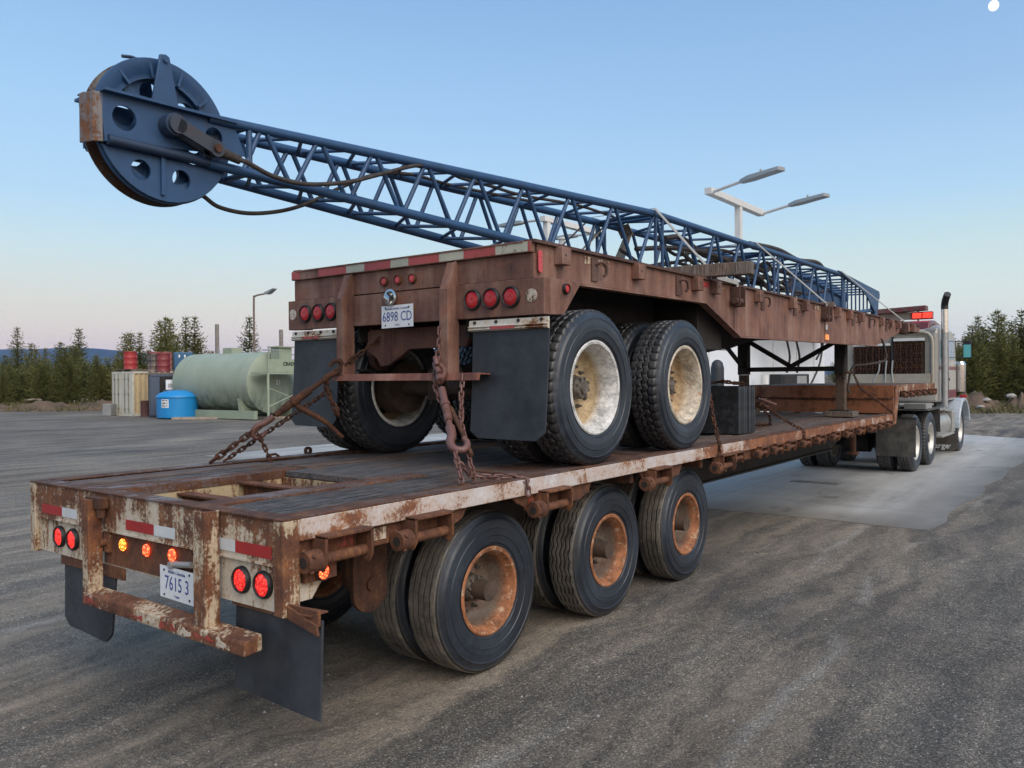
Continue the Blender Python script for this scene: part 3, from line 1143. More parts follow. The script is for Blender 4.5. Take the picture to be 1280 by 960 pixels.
# winches along the side
def winch_mb(y, small=False):
    b = MB()
    s = .72 if small else 1.0
    w2 = .145 * s
    z1 = 1.075
    z0 = z1 - .16 * s
    for yy in (y - w2, y + w2 - .016):
        b.prism([(-.034, z1), (.07 * s, z1), (.07 * s, z0 + .04), (.045 * s, z0), (-.034, z0 + .03)], 'Y', yy, yy + .016)
    b.box(-.034, .07 * s, y - w2, y + w2, z1 - .012, z1 + .004)
    b.cyl((.022, y - w2 - .05, z0 + .055), (.022, y + w2 + .02, z0 + .055), .026 * s, n=14)
    b.cyl((.022, y - w2 - .085, z0 + .055), (.022, y - w2 - .004, z0 + .055), .048 * s, .052 * s, n=16)
    for k in range(4):
        t = k * PI / 2 + .6
        b.cyl((.022 + .044 * s * math.cos(t), y - w2 - .06, z0 + .055 + .044 * s * math.sin(t)), (.022 + .058 * s * math.cos(t), y - w2 - .06, z0 + .055 + .058 * s * math.sin(t)), .010, n=8)
    b.cyl((.022, y - w2 - .087, z0 + .055), (.022, y - w2 - .084, z0 + .055), .024 * s, n=12, mi=1)
    return b
for i, y in enumerate((.30, .87, 2.02, 3.44, 4.72, 5.02, 5.66, 6.10, 6.50, 7.02, 7.55, 8.15, 8.75, 9.35, 9.95, 10.45, 10.95)):
    winch_mb(y, i > 4).build('winch', ['rust', 'under'], low, bevel=.003)
b = MB()
b.box(-.028, -.026, .20, .40, .96, 1.04)
part(b, 'red_patch', 'tape_worn_red')
b = MB()
b.box(-.034, -.0325, 1.82, 2.0, .975, 1.035)
part(b, 'red_patch', 'tape_worn_red')

# deck: lengthwise planks, with the open well at the tail
q = random.Random(21)
def plank(x0, x1, y0, y1, mat, ribs=0):
    b = MB()
    z = 1.148 + q.uniform(-.007, .009)
    if ribs:
        b.box(x0, x1, y0, y1, 1.10, 1.142)
        k = int((x1 - x0) / .028)
        for i in range(k):
            xa = x0 + (x1 - x0) * (i + .12) / k
            b.box(xa, xa + .019, y0, y1, 1.1421, 1.150 + q.uniform(-.003, .006))
    else:
        b.box(x0, x1, y0, y1, 1.10, z)
    return part(b, 'deck_plank', mat, bevel=.003 if not ribs else 0)
plank(-.64, -.14, .095, 1.9, 'deck', 1)
plank(-2.30, -2.10, .095, 1.5, 'deck_brown')
plank(-2.09, -1.83, .095, 1.5, 'deck', 1)
b = MB()
b.box(-.82, -.65, .09, 1.6, 1.11, 1.163)
part(b, 'well_edge', 'deck_steel', bevel=.003)
b = MB()
b.box(-1.80, -1.63, .09, 1.40, 1.11, 1.163)
part(b, 'well_edge', 'deck_steel', bevel=.003)
b = MB()
b.box(-1.62, -.655, 1.24, 3.6, 1.12, 1.158)
part(b, 'deck_plank', 'deck', bevel=.003)
b = MB()
b.box(-.648, -.14, 1.92, 3.4, 1.12, 1.160)
part(b, 'deck_plate', 'deck_steel', bevel=.002)
xs = -2.30
while xs < -.16:
    wd = min(.18 + q.uniform(-.01, .03), -.14 - xs)
    y0 = 1.52 if xs < -1.62 else (3.62 if xs < -.65 else 3.42)
    y0 = max(y0, 1.52) if xs + wd < -1.64 else max(y0, 3.62)
    cut = q.uniform(5.5, 8)
    plank(xs, xs + wd - .016, y0, cut, 'deck' if q.random() < .5 else 'deck_brown')
    plank(xs, xs + wd - .016, cut + .012, 11.3, 'deck' if q.random() < .72 else 'deck_brown')
    xs += wd
# well: side walls and crossmembers
b = MB()
b.box(-1.66, -1.635, .06, 1.22, .78, 1.11)
b.box(-.80, -.775, .06, 1.22, .78, 1.11)
b.box(-1.634, -.801, 1.225, 1.245, .78, 1.115)
part(b, 'well_wall', 'well')
for y, z in ((.46, 1.10), (.88, 1.12)):
    b = MB()
    b.box(-1.634, -.802, y, y + .09, z - .012, z)
    b.box(-1.634, -.802, y + .04, y + .05, z - .20, z - .0125)
    part(b, 'crossmember', 'rust')
b = MB()
b.box(-1.634, -.802, .06, 1.224, .76, .772)
part(b, 'well_floor', 'under')

# frame beams and crossmembers underneath
for x in (-1.76, -.70):
    b = MB()
    b.prism([(.10, .80), (.55, .74), (4.3, .72), (5.4, .67), (10.4, .68), (11.3, .86), (11.3, 1.10), (.10, 1.10)], 'X', x, x + .02)
    b.box(x - .06, x + .08, 5.0, 10.4, .655, .672)
    part(b, 'frame_beam', 'under')
for y in [1.9 + .62 * i for i in range(16)]:
    b = MB()
    b.box(-2.36, -.06, y, y + .05, .98, 1.09)
    part(b, 'crossmember', 'rust_dark')
# axles, springs, hangers, wheels
for ya in (1.637, 3.054, 4.378):
    b = MB()
    b.cyl((-2.25, ya, .482), (-.19, ya, .482), .062, n=14)
    for s in (-1.86, -.58):
        b.cyl((s - .08, ya, .482), (s + .08, ya, .482), .19, n=24)
    part(b, 'axle', 'axle')
    b = MB()
    for x in (-1.80, -.66):
        for k in range(5):
            hl = .50 - k * .07
            b.box(x - .04, x + .04, ya - hl, ya + hl, .60 - k * .016, .614 - k * .016)
        b.box(x - .06, x + .06, ya - .07, ya + .07, .50, .628)
    part(b, 'leaf_spring', 'axle')
    for y in (ya - .70, ya + .68):
        if 2.2 < y < 2.4 or 3.6 < y < 3.75: continue
        for x in (-1.84, -.62):
            b = MB()
            pts = [(y - .09, .95), (y + .09, .95), (y + .09, .68)] + [(y + .09 * math.cos(t), .66 - .09 * math.sin(t)) for t in [PI * i / 8 for i in range(9)]]
            b.prism(pts, 'X', x, x + .03)
            b.cyl((x - .02, y, .68), (x + .05, y, .68), .03, n=12)
            part(b, 'spring_hanger', 'rust_dark')
b = MB()
pts = [(.62, .93), (.86, .93), (.86, .68)] + [(.74 + .12 * math.cos(t), .66 - .11 * math.sin(t)) for t in [PI * i / 10 for i in range(11)]]
b.prism(pts, 'X', -.30, -.27)
b.cyl((-.31, .74, .70), (-.255, .74, .70), .035, n=14)
part(b, 'spring_hanger', 'rust_dark', bevel=.004)
XO = -.176
kinds = ('low', 'low_zig', 'low')
for ya, kd in zip((1.637, 3.054, 4.378), kinds):
    zc = .488 - .004
    wheel(low, kd, XO - .131, ya, zc, 1)
    wheel(low, kd, XO - .131 - .315, ya, zc, -1)
    wheel(low, kd, -W - XO + .131, ya, zc, -1)
    wheel(low, kd, -W - XO + .131 + .315, ya, zc, 1)

# front face and gooseneck
b = MB()
b.box(-2.42, -.005, 11.345, 11.375, 1.385, 1.60)
b.box(-2.42, -.005, 11.33, 11.36, 1.168, 1.378)
part(b, 'gooseneck_face', 'orange_steel', bevel=.003)
chain_mb([(-2.40, 11.325, 1.392), (-1.2, 11.322, 1.384), (-.03, 11.325, 1.392)], .012, .055, .028, 8, 4).build('face_chain', 'chain', low)
for x0 in (-.012, -2.44):
    b = MB()
    b.prism([(11.25, 1.0), (11.45, 1.0), (11.72, 1.48), (11.70, 1.60), (11.50, 1.60), (11.36, 1.16), (11.25, 1.06)], 'X', x0 - .004, x0 + .014)
    part(b, 'gooseneck_gusset', 'rail_rust_far', bevel=.002)
b = MB()
b.box(-2.42, -.02, 11.38, 14.58, 1.57, 1.60)
part(b, 'gooseneck_deck', 'deck_steel')
b = MB()
b.box(-2.40, -.05, 11.40, 14.5, 1.40, 1.565)
b.box(-1.75, -.7, 11.38, 14.0, 1.24, 1.395)
part(b, 'gooseneck_frame', 'under')
for x0, x1 in ((-.024, .004), (-2.444, -2.416)):
    b = MB()
    b.box(x0, x1, 11.60, 14.6, 1.50, 1.602)
    part(b, 'gooseneck_rail', rusty_paint('goose_rail', (.60, .58, .56), .58, streak=(6, 4, 6), bright=1.2), bevel=.003)
for y in (12.05, 12.55, 13.1, 13.6, 14.1, 14.45):
    b = winch_mb(y, True)
    for i, v in enumerate(b.v):
        b.v[i] = (v[0], v[1], v[2] + .425)
    b.build('winch', ['rust', 'under'], low, bevel=.002)
for x in (-1.65, -.75):
    b = MB()
    b.cyl((x, 11.9, .50), (x, 11.9, 1.30), .05, n=14)
    b.cyl((x, 11.9, .46), (x, 11.9, .50), .10, n=16)
    part(b, 'landing_leg', 'rust_dark')
# small fittings on the left deck edge
b = MB()
b.lathe([(-.012, .016), (-.012, .034), (.012, .034), (.012, .016)], 16, (-2.43, 2.08, 1.19), 'X', closed=True)
part(b, 'lashing_ring', 'rust_dark')
b = MB()
b.tube([(-2.41, 1.68, 1.17), (-2.41, 1.70, 1.188), (-2.41, 1.75, 1.19), (-2.41, 1.78, 1.17)], .010, 8)
part(b, 'lashing_loop', 'rust_dark')

# ------------------------------------------------------------------ upper trailer
YU = 1.974
up = thing('flat_deck_trailer', 'rusty brown flat deck trailer with tandem white wheels, chained on top of the lowbed', 'trailer', (-1.25, 7.5, ZT))
def upart(mb, name, mat, bevel=0, label=None, parent=None, origin=None):
    o = mb.build(name, mat, parent or up, origin, bevel)
    if label: o['label'] = label
    return o
b = MB()
b.box(-2.46, -.10, YU + .012, YU + .05, 2.40, 2.558)
b.box(-2.40, -.16, YU - .022, YU + .06, 2.622, 2.634)
upart(b, 'rear_beam', 'brown', .003)
b = MB()
b.box(-2.51, -1.76, YU - .012, YU + .045, 2.165, 2.396)
b.box(-1.755, -.725, YU - .006, YU + .045, 2.165, 2.390)
b.box(-.720, -.006, YU - .012, YU + .045, 2.165, 2.396)
upart(b, 'rear_panel', 'brown', .003)
# tape strip on the header
xs = [-2.462, -2.40, -2.02, -1.75, -1.58, -1.30, -1.09, -.83, -.56, -.50, -.16, -.10]
segs = [(-2.462, -2.33, 'tape_pink'), (-2.33, -2.12, 'brown'), (-2.12, -1.80, 'tape_pink'), (-1.80, -1.60, 'tape_cream'), (-1.60, -1.29, 'tape_pink'), (-1.29, -1.06, 'tape_cream'),
        (-1.06, -.74, 'tape_pink'), (-.74, -.52, 'tape_cream'), (-.52, -.25, 'tape_pink'), (-.25, -.125, 'tape_cream'), (-.125, -.10, 'tape_pink')]
# lengths read off the photo: red, cream, red, cream, red, cream, red, cream
segs = [(-2.462, -2.36, 'tape_pink'), (-2.36, -2.10, 'brown'), (-2.10, -1.815, 'tape_pink'), (-1.815, -1.60, 'tape_cream'), (-1.60, -1.265, 'tape_pink'), (-1.265, -1.03, 'tape_cream'),
        (-1.03, -.69, 'tape_pink')]
b = MB()
b.box(-2.465, -.10, YU - .014, YU + .03, 2.560, 2.630)
upart(b, 'header_rail', 'brown', .003)
segs = [(-2.46, -2.36, 'tape_pink'), (-2.13, -1.815, 'tape_pink'), (-1.813, -1.615, 'tape_cream'), (-1.613, -1.345, 'tape_pink'), (-1.343, -1.165, 'tape_cream'),
        (-1.163, -.875, 'tape_pink'), (-.873, -.655, 'tape_cream'), (-.653, -.385, 'tape_pink'), (-.383, -.125, 'tape_cream'), (-.123, -.105, 'tape_pink')]
for x0, x1, m in segs:
    b = MB()
    b.box(x0, x1, YU - .0165, YU - .0142, 2.566, 2.626)
    upart(b, 'reflective_tape', m)
# bumper posts: channels cut to a slope at the top
for x0, x1 in ((-1.829, -1.757), (-.797, -.722)):
    b = MB()
    b.prism([(YU - .105, 1.795), (YU + .011, 1.795), (YU + .011, 2.556), (YU - .02, 2.556), (YU - .105, 2.36)], 'X', x1 - .012, x1)
    b.prism([(x0, 1.795), (x1 - .0125, 1.795), (x1 - .0125, 2.36), (x0, 2.36)], 'Y', YU - .105, YU - .092)
    b.add([(x0, YU - .105, 2.361), (x1 - .0125, YU - .105, 2.361), (x1 - .0125, YU - .022, 2.552), (x0, YU - .022, 2.552),
           (x0, YU - .092, 2.361), (x1 - .0125, YU - .092, 2.361), (x1 - .0125, YU - .010, 2.552), (x0, YU - .010, 2.552)],
          [(0, 1, 2, 3), (7, 6, 5, 4), (0, 4, 5, 1), (1, 5, 6, 2), (2, 6, 7, 3), (3, 7, 4, 0)])
    upart(b, 'guard_post', 'brown', .003)
b = MB()
b.prism([(YU - .115, 1.755), (YU - .10, 1.805), (YU + .02, 1.800), (YU + .02, 1.79), (YU - .09, 1.793), (YU - .10, 1.755)], 'X', -1.88, -.455)
upart(b, 'guard_bar', brown_steel('brown_bar', (1.12, .92, .88)), .003)
# flaps with white hangers
for x0, x1 in ((-.62, .02), (-2.475, -1.925)):
    b = MB()
    b.prism([(YU + .01, 2.150), (YU - .002, 2.150), (YU - .006, 2.112), (YU - .022, 2.106), (YU - .006, 2.098), (YU - .022, 2.088), (YU - .006, 2.078), (YU + .01, 2.078)], 'X', x0, x1)
    o = upart(b, 'flap_hanger', rusty_paint('hanger_white' + str(x0), (.66, .66, .62), .38, streak=(5, 5, 8)))
    b = MB()
    mid = (x0 + x1) / 2 - .03
    b.box(mid - .10, mid + .10, YU - .0235, YU - .0222, 2.086, 2.107)
    b.build('reflective_tape', 'tape_pink', o)
    b = MB()
    for k in range(4):
        xx = x0 + .05 + k * (x1 - x0 - .1) / 3
        b.cyl((xx, YU - .012, 2.135), (xx, YU, 2.135), .011, n=10)
    b.build('bolts', 'under', o)
flap(up, -.60, .015, 1.372, 2.095, YU + .011, rad=.05, slant=(-.025, -.02, 0, 0), bend=-.02)
flap(up, -2.465, -1.93, 1.40, 2.09, YU + .011, rad=.05, slant=(-.045, -.02, 0, 0), bend=-.02)
for x in (-.576, -.42, -.257, -2.292, -2.138, -1.988):
    round_lamp(up, x, YU - .012, 2.286, .056, 'red_lens', ringmat='black')
for x, z in ((-1.427, 2.475), (-1.288, 2.476), (-1.146, 2.474)):
    round_lamp(up, x, YU + .011, z, .029, 'pink_lens', ringmat='rust_dark', name='marker_lamp')
b = MB()
for x in (-.10, -2.452):
    b = MB()
    b.cyl((x, YU - .016, 2.286), (x, YU - .012, 2.286), .043, n=24)
    upart(b, 'reflector', rusty_paint('reflector' + str(x), (.62, .62, .60), .42, fine=90, bright=.4))
plate(up, -1.43, -1.115, 2.135, 2.295, YU - .024, '6898 CD', 'Beautiful British Columbia', 'Trailer', -.002)
b = MB()
b.lathe([(0, .055), (-.03, .06), (-.035, .045), (-.012, .03), (-.012, .001)], 20, (-1.33, YU - .008, 2.352), 'Y')
b.cyl((-1.35, YU - .05, 2.355), (-1.31, YU - .05, 2.33), .03, n=14)
upart(b, 'plate_lamp', 'chrome')
# side marker and the long pink reflector
b = MB()
pts = [(2.035 + .022 * math.cos(t), 2.505 + (.05 if math.sin(t) > 0 else -.05) + .022 * math.sin(t)) for t in [2 * PI * i / 20 for i in range(20)]]
b.prism(pts, 'X', -.088, -.078)
upart(b, 'marker_lamp', 'pink_lens', .003, 'long pink lens on the corner')
round_lamp(up, -.004, 2.20, 2.338, .028, 'red_lens', ny=1, axis='X', name='marker_lamp')

# side beams
def side_beam(x0, x1):
    b = MB()
    b.prism([(2.024, 2.618), (2.024, 2.405), (4.60, 2.428), (5.40, 2.155), (8.0, 2.172), (10.72, 2.205), (12.35, 2.47), (13.80, 2.52), (13.80, 2.618)], 'X', x0, x1)
    return b
side_beam(-.118, -.100).build('side_beam', 'brown', up)
side_beam(-2.42, -2.40).build('side_beam', 'brown', up)
for xa, xb in ((-.16, -.072), (-2.448, -2.36)):
    b = MB()
    b.box(xa, xb, YU - .01, 13.82, 2.62, 2.640)
    upart(b, 'top_flange', 'brown_dark')
    b = MB()
    b.prism([(2.03, 2.400), (4.58, 2.424), (5.395, 2.150), (10.72, 2.198), (10.72, 2.186), (5.39, 2.136), (4.575, 2.410), (2.03, 2.388)], 'X', xa + .005, xb - .012)
    upart(b, 'bottom_flange', 'brown')
for x0 in (-.024, -2.51):
    b = MB()
    b.prism([(YU + .048, 2.396), (YU + .048, 2.165), (2.19, 2.175), (2.40, 2.398)], 'X', x0, x0 + .018)
    b.box(min(x0, -2.44) if x0 < -1 else -.10, x0 if x0 > -1 else -2.4, YU + .05, 2.38, 2.385, 2.397)
    upart(b, 'corner_wing', 'brown', .002)
b = MB()
for y in (5.236, 8.13):
    b.box(-.099, -.0955, y, y + .018, 2.19 if y < 6 else 2.18, 2.615)
upart(b, 'weld_seam', 'brown_dark')
# deck and inner frame
b = MB()
b.box(-2.358, -.162, YU + .062, 13.8, 2.595, 2.630)
upart(b, 'deck', 'deck_brown')
b = MB()
for x in (-1.80, -.72):
    b.prism([(2.05, 2.05), (4.7, 2.05), (5.3, 2.0), (6.0, 2.02), (7.5, 2.2), (13.6, 2.45), (13.6, 2.594), (2.05, 2.594)], 'X', x, x + .03)
upart(b, 'inner_beam', 'under')
for i in range(22):
    y = 2.5 + i * .52
    b = MB()
    b.box(-2.398, -.12, y, y + .05, 2.48, 2.594)
    upart(b, 'crossmember', 'under')
b = MB()
b.box(-2.30, -.25, 4.75, 5.3, 2.02, 2.47)
b.cyl((-2.15, 5.05, 2.12), (-.42, 5.05, 2.12), .17, n=20)
upart(b, 'air_tank', 'under')
# rear crossmember with gussets and hangers
b = MB()
b.prism([(-1.74, 2.12), (-1.70, 2.14), (-.74, 2.14), (-.70, 2.10), (-.76, 1.99), (-1.30, 1.985), (-1.40, 1.93), (-1.52, 1.87), (-1.60, 1.86), (-1.64, 1.92), (-1.74, 1.98)], 'Y', 2.10, 2.14)
upart(b, 'rear_crossmember', brown_steel('brown_cm', (.62, .55, .50)), .003)
for x in (-1.80, -.58):
    b = MB()
    b.prism([(2.14, 2.2), (2.38, 2.2), (2.38, 1.95)] + [(2.26 + .10 * math.cos(t), 1.93 - .10 * math.sin(t)) for t in [PI * i / 8 for i in range(9)]] + [(2.14, 1.95)], 'X', x, x + .06)
    b.cyl((x - .03, 2.26, 1.94), (x + .09, 2.26, 1.94), .035, n=12)
    upart(b, 'spring_hanger', 'brown_dark', .004)
for ya in (2.608, 4.024):
    b = MB()
    b.cyl((-2.28, ya, 1.70), (-.16, ya, 1.70), .068, n=16)
    for s in (-1.90, -.56):
        b.cyl((s - .09, ya, 1.70), (s + .09, ya, 1.70), .215, n=28)
    b.box(-1.50, -1.36, ya - .10, ya + .10, 1.60, 1.84)
    for xx in (-1.48, -1.38):
        b.cyl((xx, ya - .08, 1.57), (xx, ya - .08, 1.86), .014, n=8)
    upart(b, 'axle', 'axle')
    b = MB()
    for x in (-1.86, -.64):
        for k in range(4):
            hl = .48 - k * .08
            b.box(x - .04, x + .04, ya - hl, ya + hl, 1.83 - k * .017, 1.845 - k * .017)
    upart(b, 'leaf_spring', 'under')
    b = MB()
    b.cyl((-1.05, ya - .30, 1.78), (-1.05, ya - .12, 1.78), .09, n=20)
    upart(b, 'brake_chamber', 'axle')
XU = -.009
for ya, kd in ((2.608, 'up'), (4.024, 'up_rusty')):
    zc = ZT + .537 - .004
    wheel(up, kd, XU - .138, ya, zc, 1)
    wheel(up, kd, XU - .138 - .335, ya, zc, -1)
    wheel(up, kd, -2.50 - XU + .138, ya, zc, -1)
    wheel(up, kd, -2.50 - XU + .138 + .335, ya, zc, 1)
# stake pockets and hooks
for i, y in enumerate((2.27, 3.31, 4.36, 4.76, 5.82, 6.85, 7.30, 8.60, 9.15, 9.75, 10.9, 11.5, 12.0, 12.6, 13.1)):
    b = MB()
    b.box(-.0995, -.035, y - .055, y + .055, 2.505, 2.618)
    b.cyl((-.036, y - .01, 2.565), (-.0345, y - .01, 2.565), .010, n=10, mi=1)
    b.build('stake_pocket', ['brown', 'under'], up, bevel=.003)
for y in (2.72, 4.05, 6.0, 7.0, 9.4, 10.3, 11.3):
    b = MB()
    b.box(-.0995, -.088, y - .05, y + .03, 2.44, 2.60)
    b.tube(smooth_path([(-.09, y, 2.56), (-.055, y + .02, 2.57), (-.045, y + .06, 2.55), (-.045, y + .07, 2.50), (-.06, y + .055, 2.475)], 5), .011, 8)
    upart(b, 'rope_hook', 'brown_dark')
for y in (5.22, 8.05, 12.3):
    b = MB()
    b.box(-.10, .0, y - .07, y - .055, 2.42, 2.60)
    b.box(-.10, .0, y + .055, y + .07, 2.42, 2.60)
    b.cyl((-.04, y - .11, 2.47), (-.04, y + .09, 2.47), .03, n=14)
    upart(b, 'strap_winch', 'brown_dark', .003)
for y0, y1, m in ((2.58, 2.92, 'tape_worn_white'), (4.50, 4.66, 'tape_red'), (4.86, 5.04, 'tape_worn_white'), (7.65, 8.0, 'tape_worn_white'), (11.6, 11.85, 'tape_worn_white')):
    b = MB()
    n = 6
    top = [(y0 + (y1 - y0) * i / n, 2.604 + q.uniform(-.004, .004)) for i in range(n + 1)]
    bot = [(y0 + (y1 - y0) * i / n, 2.556 + q.uniform(-.008, .008)) for i in range(n, -1, -1)]
    b.prism(top + bot, 'X', -.0992, -.0965)
    upart(b, 'reflective_tape', m)
b = MB()
b.box(-.0995, -.085, 8.13, 8.27, 2.20, 2.27)
upart(b, 'marker_lamp', emit('amber_lens', (1, .3, .05), .35, False, (.6, .18, .03)), .006, 'small orange side marker')
b = MB()
b.box(-.0995, -.088, 8.16, 8.21, 2.33, 2.39)
upart(b, 'side_reflector', 'tape_white')
# gooseneck nose of the deck trailer
b = MB()
b.box(-2.40, -.12, 12.9, 13.79, 2.505, 2.594)
upart(b, 'nose_plate', 'brown_dark')
# landing gear
LY = 10.2
for x in (-.47, -1.93):
    b = MB()
    b.box(x - .075, x + .075, LY - .075, LY + .075, 1.78, 2.58)
    b.build('landing_leg', 'under', up, bevel=.004)
    b = MB()
    b.box(x - .062, x + .062, LY - .062, LY + .062, 1.262, 1.778)
    b.build('landing_leg_foot', 'axle', up, bevel=.004)
    b = MB()
    b.box(x - .14, x + .14, LY - .13, LY + .13, 1.242, 1.26)
    b.build('foot_pad', 'under', up)
b = MB()
b.bar((-1.86, LY, 1.86), (-.54, LY, 1.86), .05, .07)
b.bar((-1.86, LY, 2.30), (-1.2, LY, 1.90), .045, .065)
b.bar((-.54, LY, 2.26), (-1.2, LY, 1.90), .045, .065)
b.bar((-1.93, LY - .02, 1.88), (-1.93, LY - .9, 2.3), .045, .05)
upart(b, 'leg_brace', 'under')
b = MB()
b.tube([(-.40, LY - .10, 1.72), (-.40, LY - .18, 1.74), (-.36, LY - .2, 2.10)], .014)
upart(b, 'crank_handle', 'under')
for x in (-.47, -1.93):
    b = MB()
    b.box(x - .2, x + .2, LY - .16, LY + .16, 1.166, 1.240)
    tag(b.build('support_block', 'timber', bevel=.004), 'dark timber pad under the %s landing leg of the brown trailer' % ('near' if x > -1 else 'far'), 'block', 'timber pads under the landing legs')

# ------------------------------------------------------------------ lattice crane boom
BC = -1.204
boom = thing('crane_boom', 'blue lattice crane boom with big sheave head, lying on the brown trailer', 'crane boom', (BC, 6.5, 2.76))
Y0, YF, YE = .47, 5.09, 12.0


def sect(Y):
    if Y < YF:
        s = Y / YF
        return .091 + (.337 - .091) * s, 3.179 + (3.38 - 3.179) * s, 2.961 + (2.774 - 2.961) * s
    s = (Y - YF) / (YE - YF)
    return .337 - .043 * s, 3.38 + .041 * s, 2.774


def cp(k, Y):
    h, t, b = sect(Y)
    return Vector((BC + (h if k[1] == 'R' else -h), Y, t if k[0] == 'T' else b))
def crad(Y):
    return .026 + .008 * min(1, Y / YF)
for k in ('TR', 'TL', 'BR', 'BL'):
    ys = [Y0 - (.12 if k[1] == 'R' else .0), 1.5, 3.0, YF, 8.5, YE]
    b = MB()
    b.tube([cp(k, y) for y in ys], lambda t: .027 + .009 * min(1, t * 2.2), 14)
    b.build('chord', 'blue', boom)
b = MB()
b.cyl(cp('TL', .56), cp('TL', .63), .0275, n=14)
b.build('paint_band', 'tape_pink', boom)
apex = [Y0 - .02]
y = .69
up_ys = []
while y < YE - .2:
    up_ys.append(y)
    y += min(.75, .33 + .095 * y)
braces = []
for i, y in enumerate(up_ys):
    yp = (up_ys[i - 1] + y) / 2 if i else y - .15
    yn = (up_ys[i + 1] + y) / 2 if i + 1 < len(up_ys) else y + .35
    for s in ('R', 'L'):
        braces.append((cp('B' + s, yp + .02), cp('T' + s, y - .015), .0145 + .004 * min(1, y / 5)))
        braces.append((cp('T' + s, y + .015), cp('B' + s, yn - .02), .0145 + .004 * min(1, y / 5)))
    for lv in ('T', 'B'):
        sy = .07
        braces.append((cp(lv + 'R', yp + sy), cp(lv + 'L', y + sy), .012 + .003 * min(1, y / 5)))
        braces.append((cp(lv + 'L', y + sy), cp(lv + 'R', yn + sy), .012 + .003 * min(1, y / 5)))
for y in (.60, 5.15, 5.30, 8.6, 8.75, 11.9):
    for a, c in (('TR', 'TL'), ('BR', 'BL'), ('TR', 'BR'), ('TL', 'BL')):
        braces.append((cp(a, y), cp(c, y), .018))
rest = MB()
for i, (a, c, r) in enumerate(braces):
    if i < 96:
        b = MB()
        b.cyl(a, c, r, n=10)
        b.build('brace', 'blue', boom)
    else:
        rest.cyl(a, c, r, n=8)
tag(rest.build('bracing', 'blue', boom), kind='stuff')


def holed(b, poly, hc, hr, x0, x1, n=32, mi=0):
    """plate between x0 and x1 bounded by convex poly (y,z) with one round hole; rays from the hole centre"""
    def hit(t):
        d = (math.cos(t), math.sin(t))
        best = 1e9
        for p, q_ in zip(poly, poly[1:] + poly[:1]):
            ex, ey = q_[0] - p[0], q_[1] - p[1]
            den = d[0] * ey - d[1] * ex
            if abs(den) < 1e-9: continue
            s = ((p[0] - hc[0]) * ey - (p[1] - hc[1]) * ex) / den
            u = ((p[0] - hc[0]) * d[1] - (p[1] - hc[1]) * d[0]) / den
            if s > 0 and -1e-6 <= u <= 1 + 1e-6:
                best = min(best, s)
        return (hc[0] + d[0] * best, hc[1] + d[1] * best)
    ang = [2 * PI * i / n for i in range(n)] + [math.atan2(p[1] - hc[1], p[0] - hc[0]) % (2 * PI) for p in poly]
    ang = sorted(set(round(a, 5) for a in ang))
    m = len(ang)
    vs = []
    for x in (x0, x1):
        for t in ang:
            vs.append((x, hc[0] + hr * math.cos(t), hc[1] + hr * math.sin(t)))
        for t in ang:
            p = hit(t)
            vs.append((x, p[0], p[1]))
    fs = []
    for i in range(m):
        j = (i + 1) % m
        fs.append((i, j, m + j, m + i))
        fs.append((2 * m + i, 3 * m + i, 3 * m + j, 2 * m + j))
        fs.append((i, 2 * m + i, 2 * m + j, j))
        fs.append((m + i, m + j, 3 * m + j, 3 * m + i))
    b.add(vs, fs, mi)


M['groove'] = rusty_paint('groove', (.035, .038, .045), .5, bright=.35, stain=(.03, .025, .022))
SC = (.125, 3.075)
SR = .372
b = MB()
b.lathe([(-.062, SR), (-.05, SR + .004), (-.024, SR - .055), (.024, SR - .055), (.05, SR + .004), (.062, SR), (.062, SR - .05), (.045, SR - .07), (.045, SR - .10), (-.045, SR - .10), (-.045, SR - .07), (-.062, SR - .05)],
        72, (BC, SC[0], SC[1]), 'X', closed=True)
b.mi = [1 if (i % 12) in (1, 2, 3) else 0 for i in range(len(b.mi))]
sheave = b.build('sheave', ['blue_plate', 'groove'], boom)
for k in range(12):
    b = MB()
    t = 2 * PI * k / 12 + .22
    b.bar((BC + .058, SC[0] + (SR - .10) * math.cos(t), SC[1] + (SR - .10) * math.sin(t)), (BC + .058, SC[0] + (SR - .02) * math.cos(t), SC[1] + (SR - .02) * math.sin(t)), .014, .012, up=(1, 0, 0))
    b.build('rim_rib', 'blue_plate', sheave)
b = MB()
for k in range(6):
    a0 = 2 * PI * k / 6 + .22
    poly = []
    for i in range(9):
        t = a0 + (2 * PI / 6) * i / 8
        poly.append((SC[0] + (SR - .09) * math.cos(t), SC[1] + (SR - .09) * math.sin(t)))
    for i in range(9):
        t = a0 + (2 * PI / 6) * (8 - i) / 8
        poly.append((SC[0] + .085 * math.cos(t), SC[1] + .085 * math.sin(t)))
    tm = a0 + PI / 6
    # concave at the hub: rays from the hole centre still reach every edge
    holed(b, poly, (SC[0] + .200 * math.cos(tm), SC[1] + .200 * math.sin(tm)), .064, BC - .012, BC + .012)
    t = a0
    b.bar((BC + .012, SC[0] + .08 * math.cos(t), SC[1] + .08 * math.sin(t)), (BC + .012, SC[0] + (SR - .09) * math.cos(t), SC[1] + (SR - .09) * math.sin(t)), .05, .022, up=(1, 0, 0))
b.build('web', 'blue', sheave)
b = MB()
b.cyl((BC - .07, *SC), (BC + .07, *SC), .085, n=28)
b.build('hub', 'blue_dark', sheave)
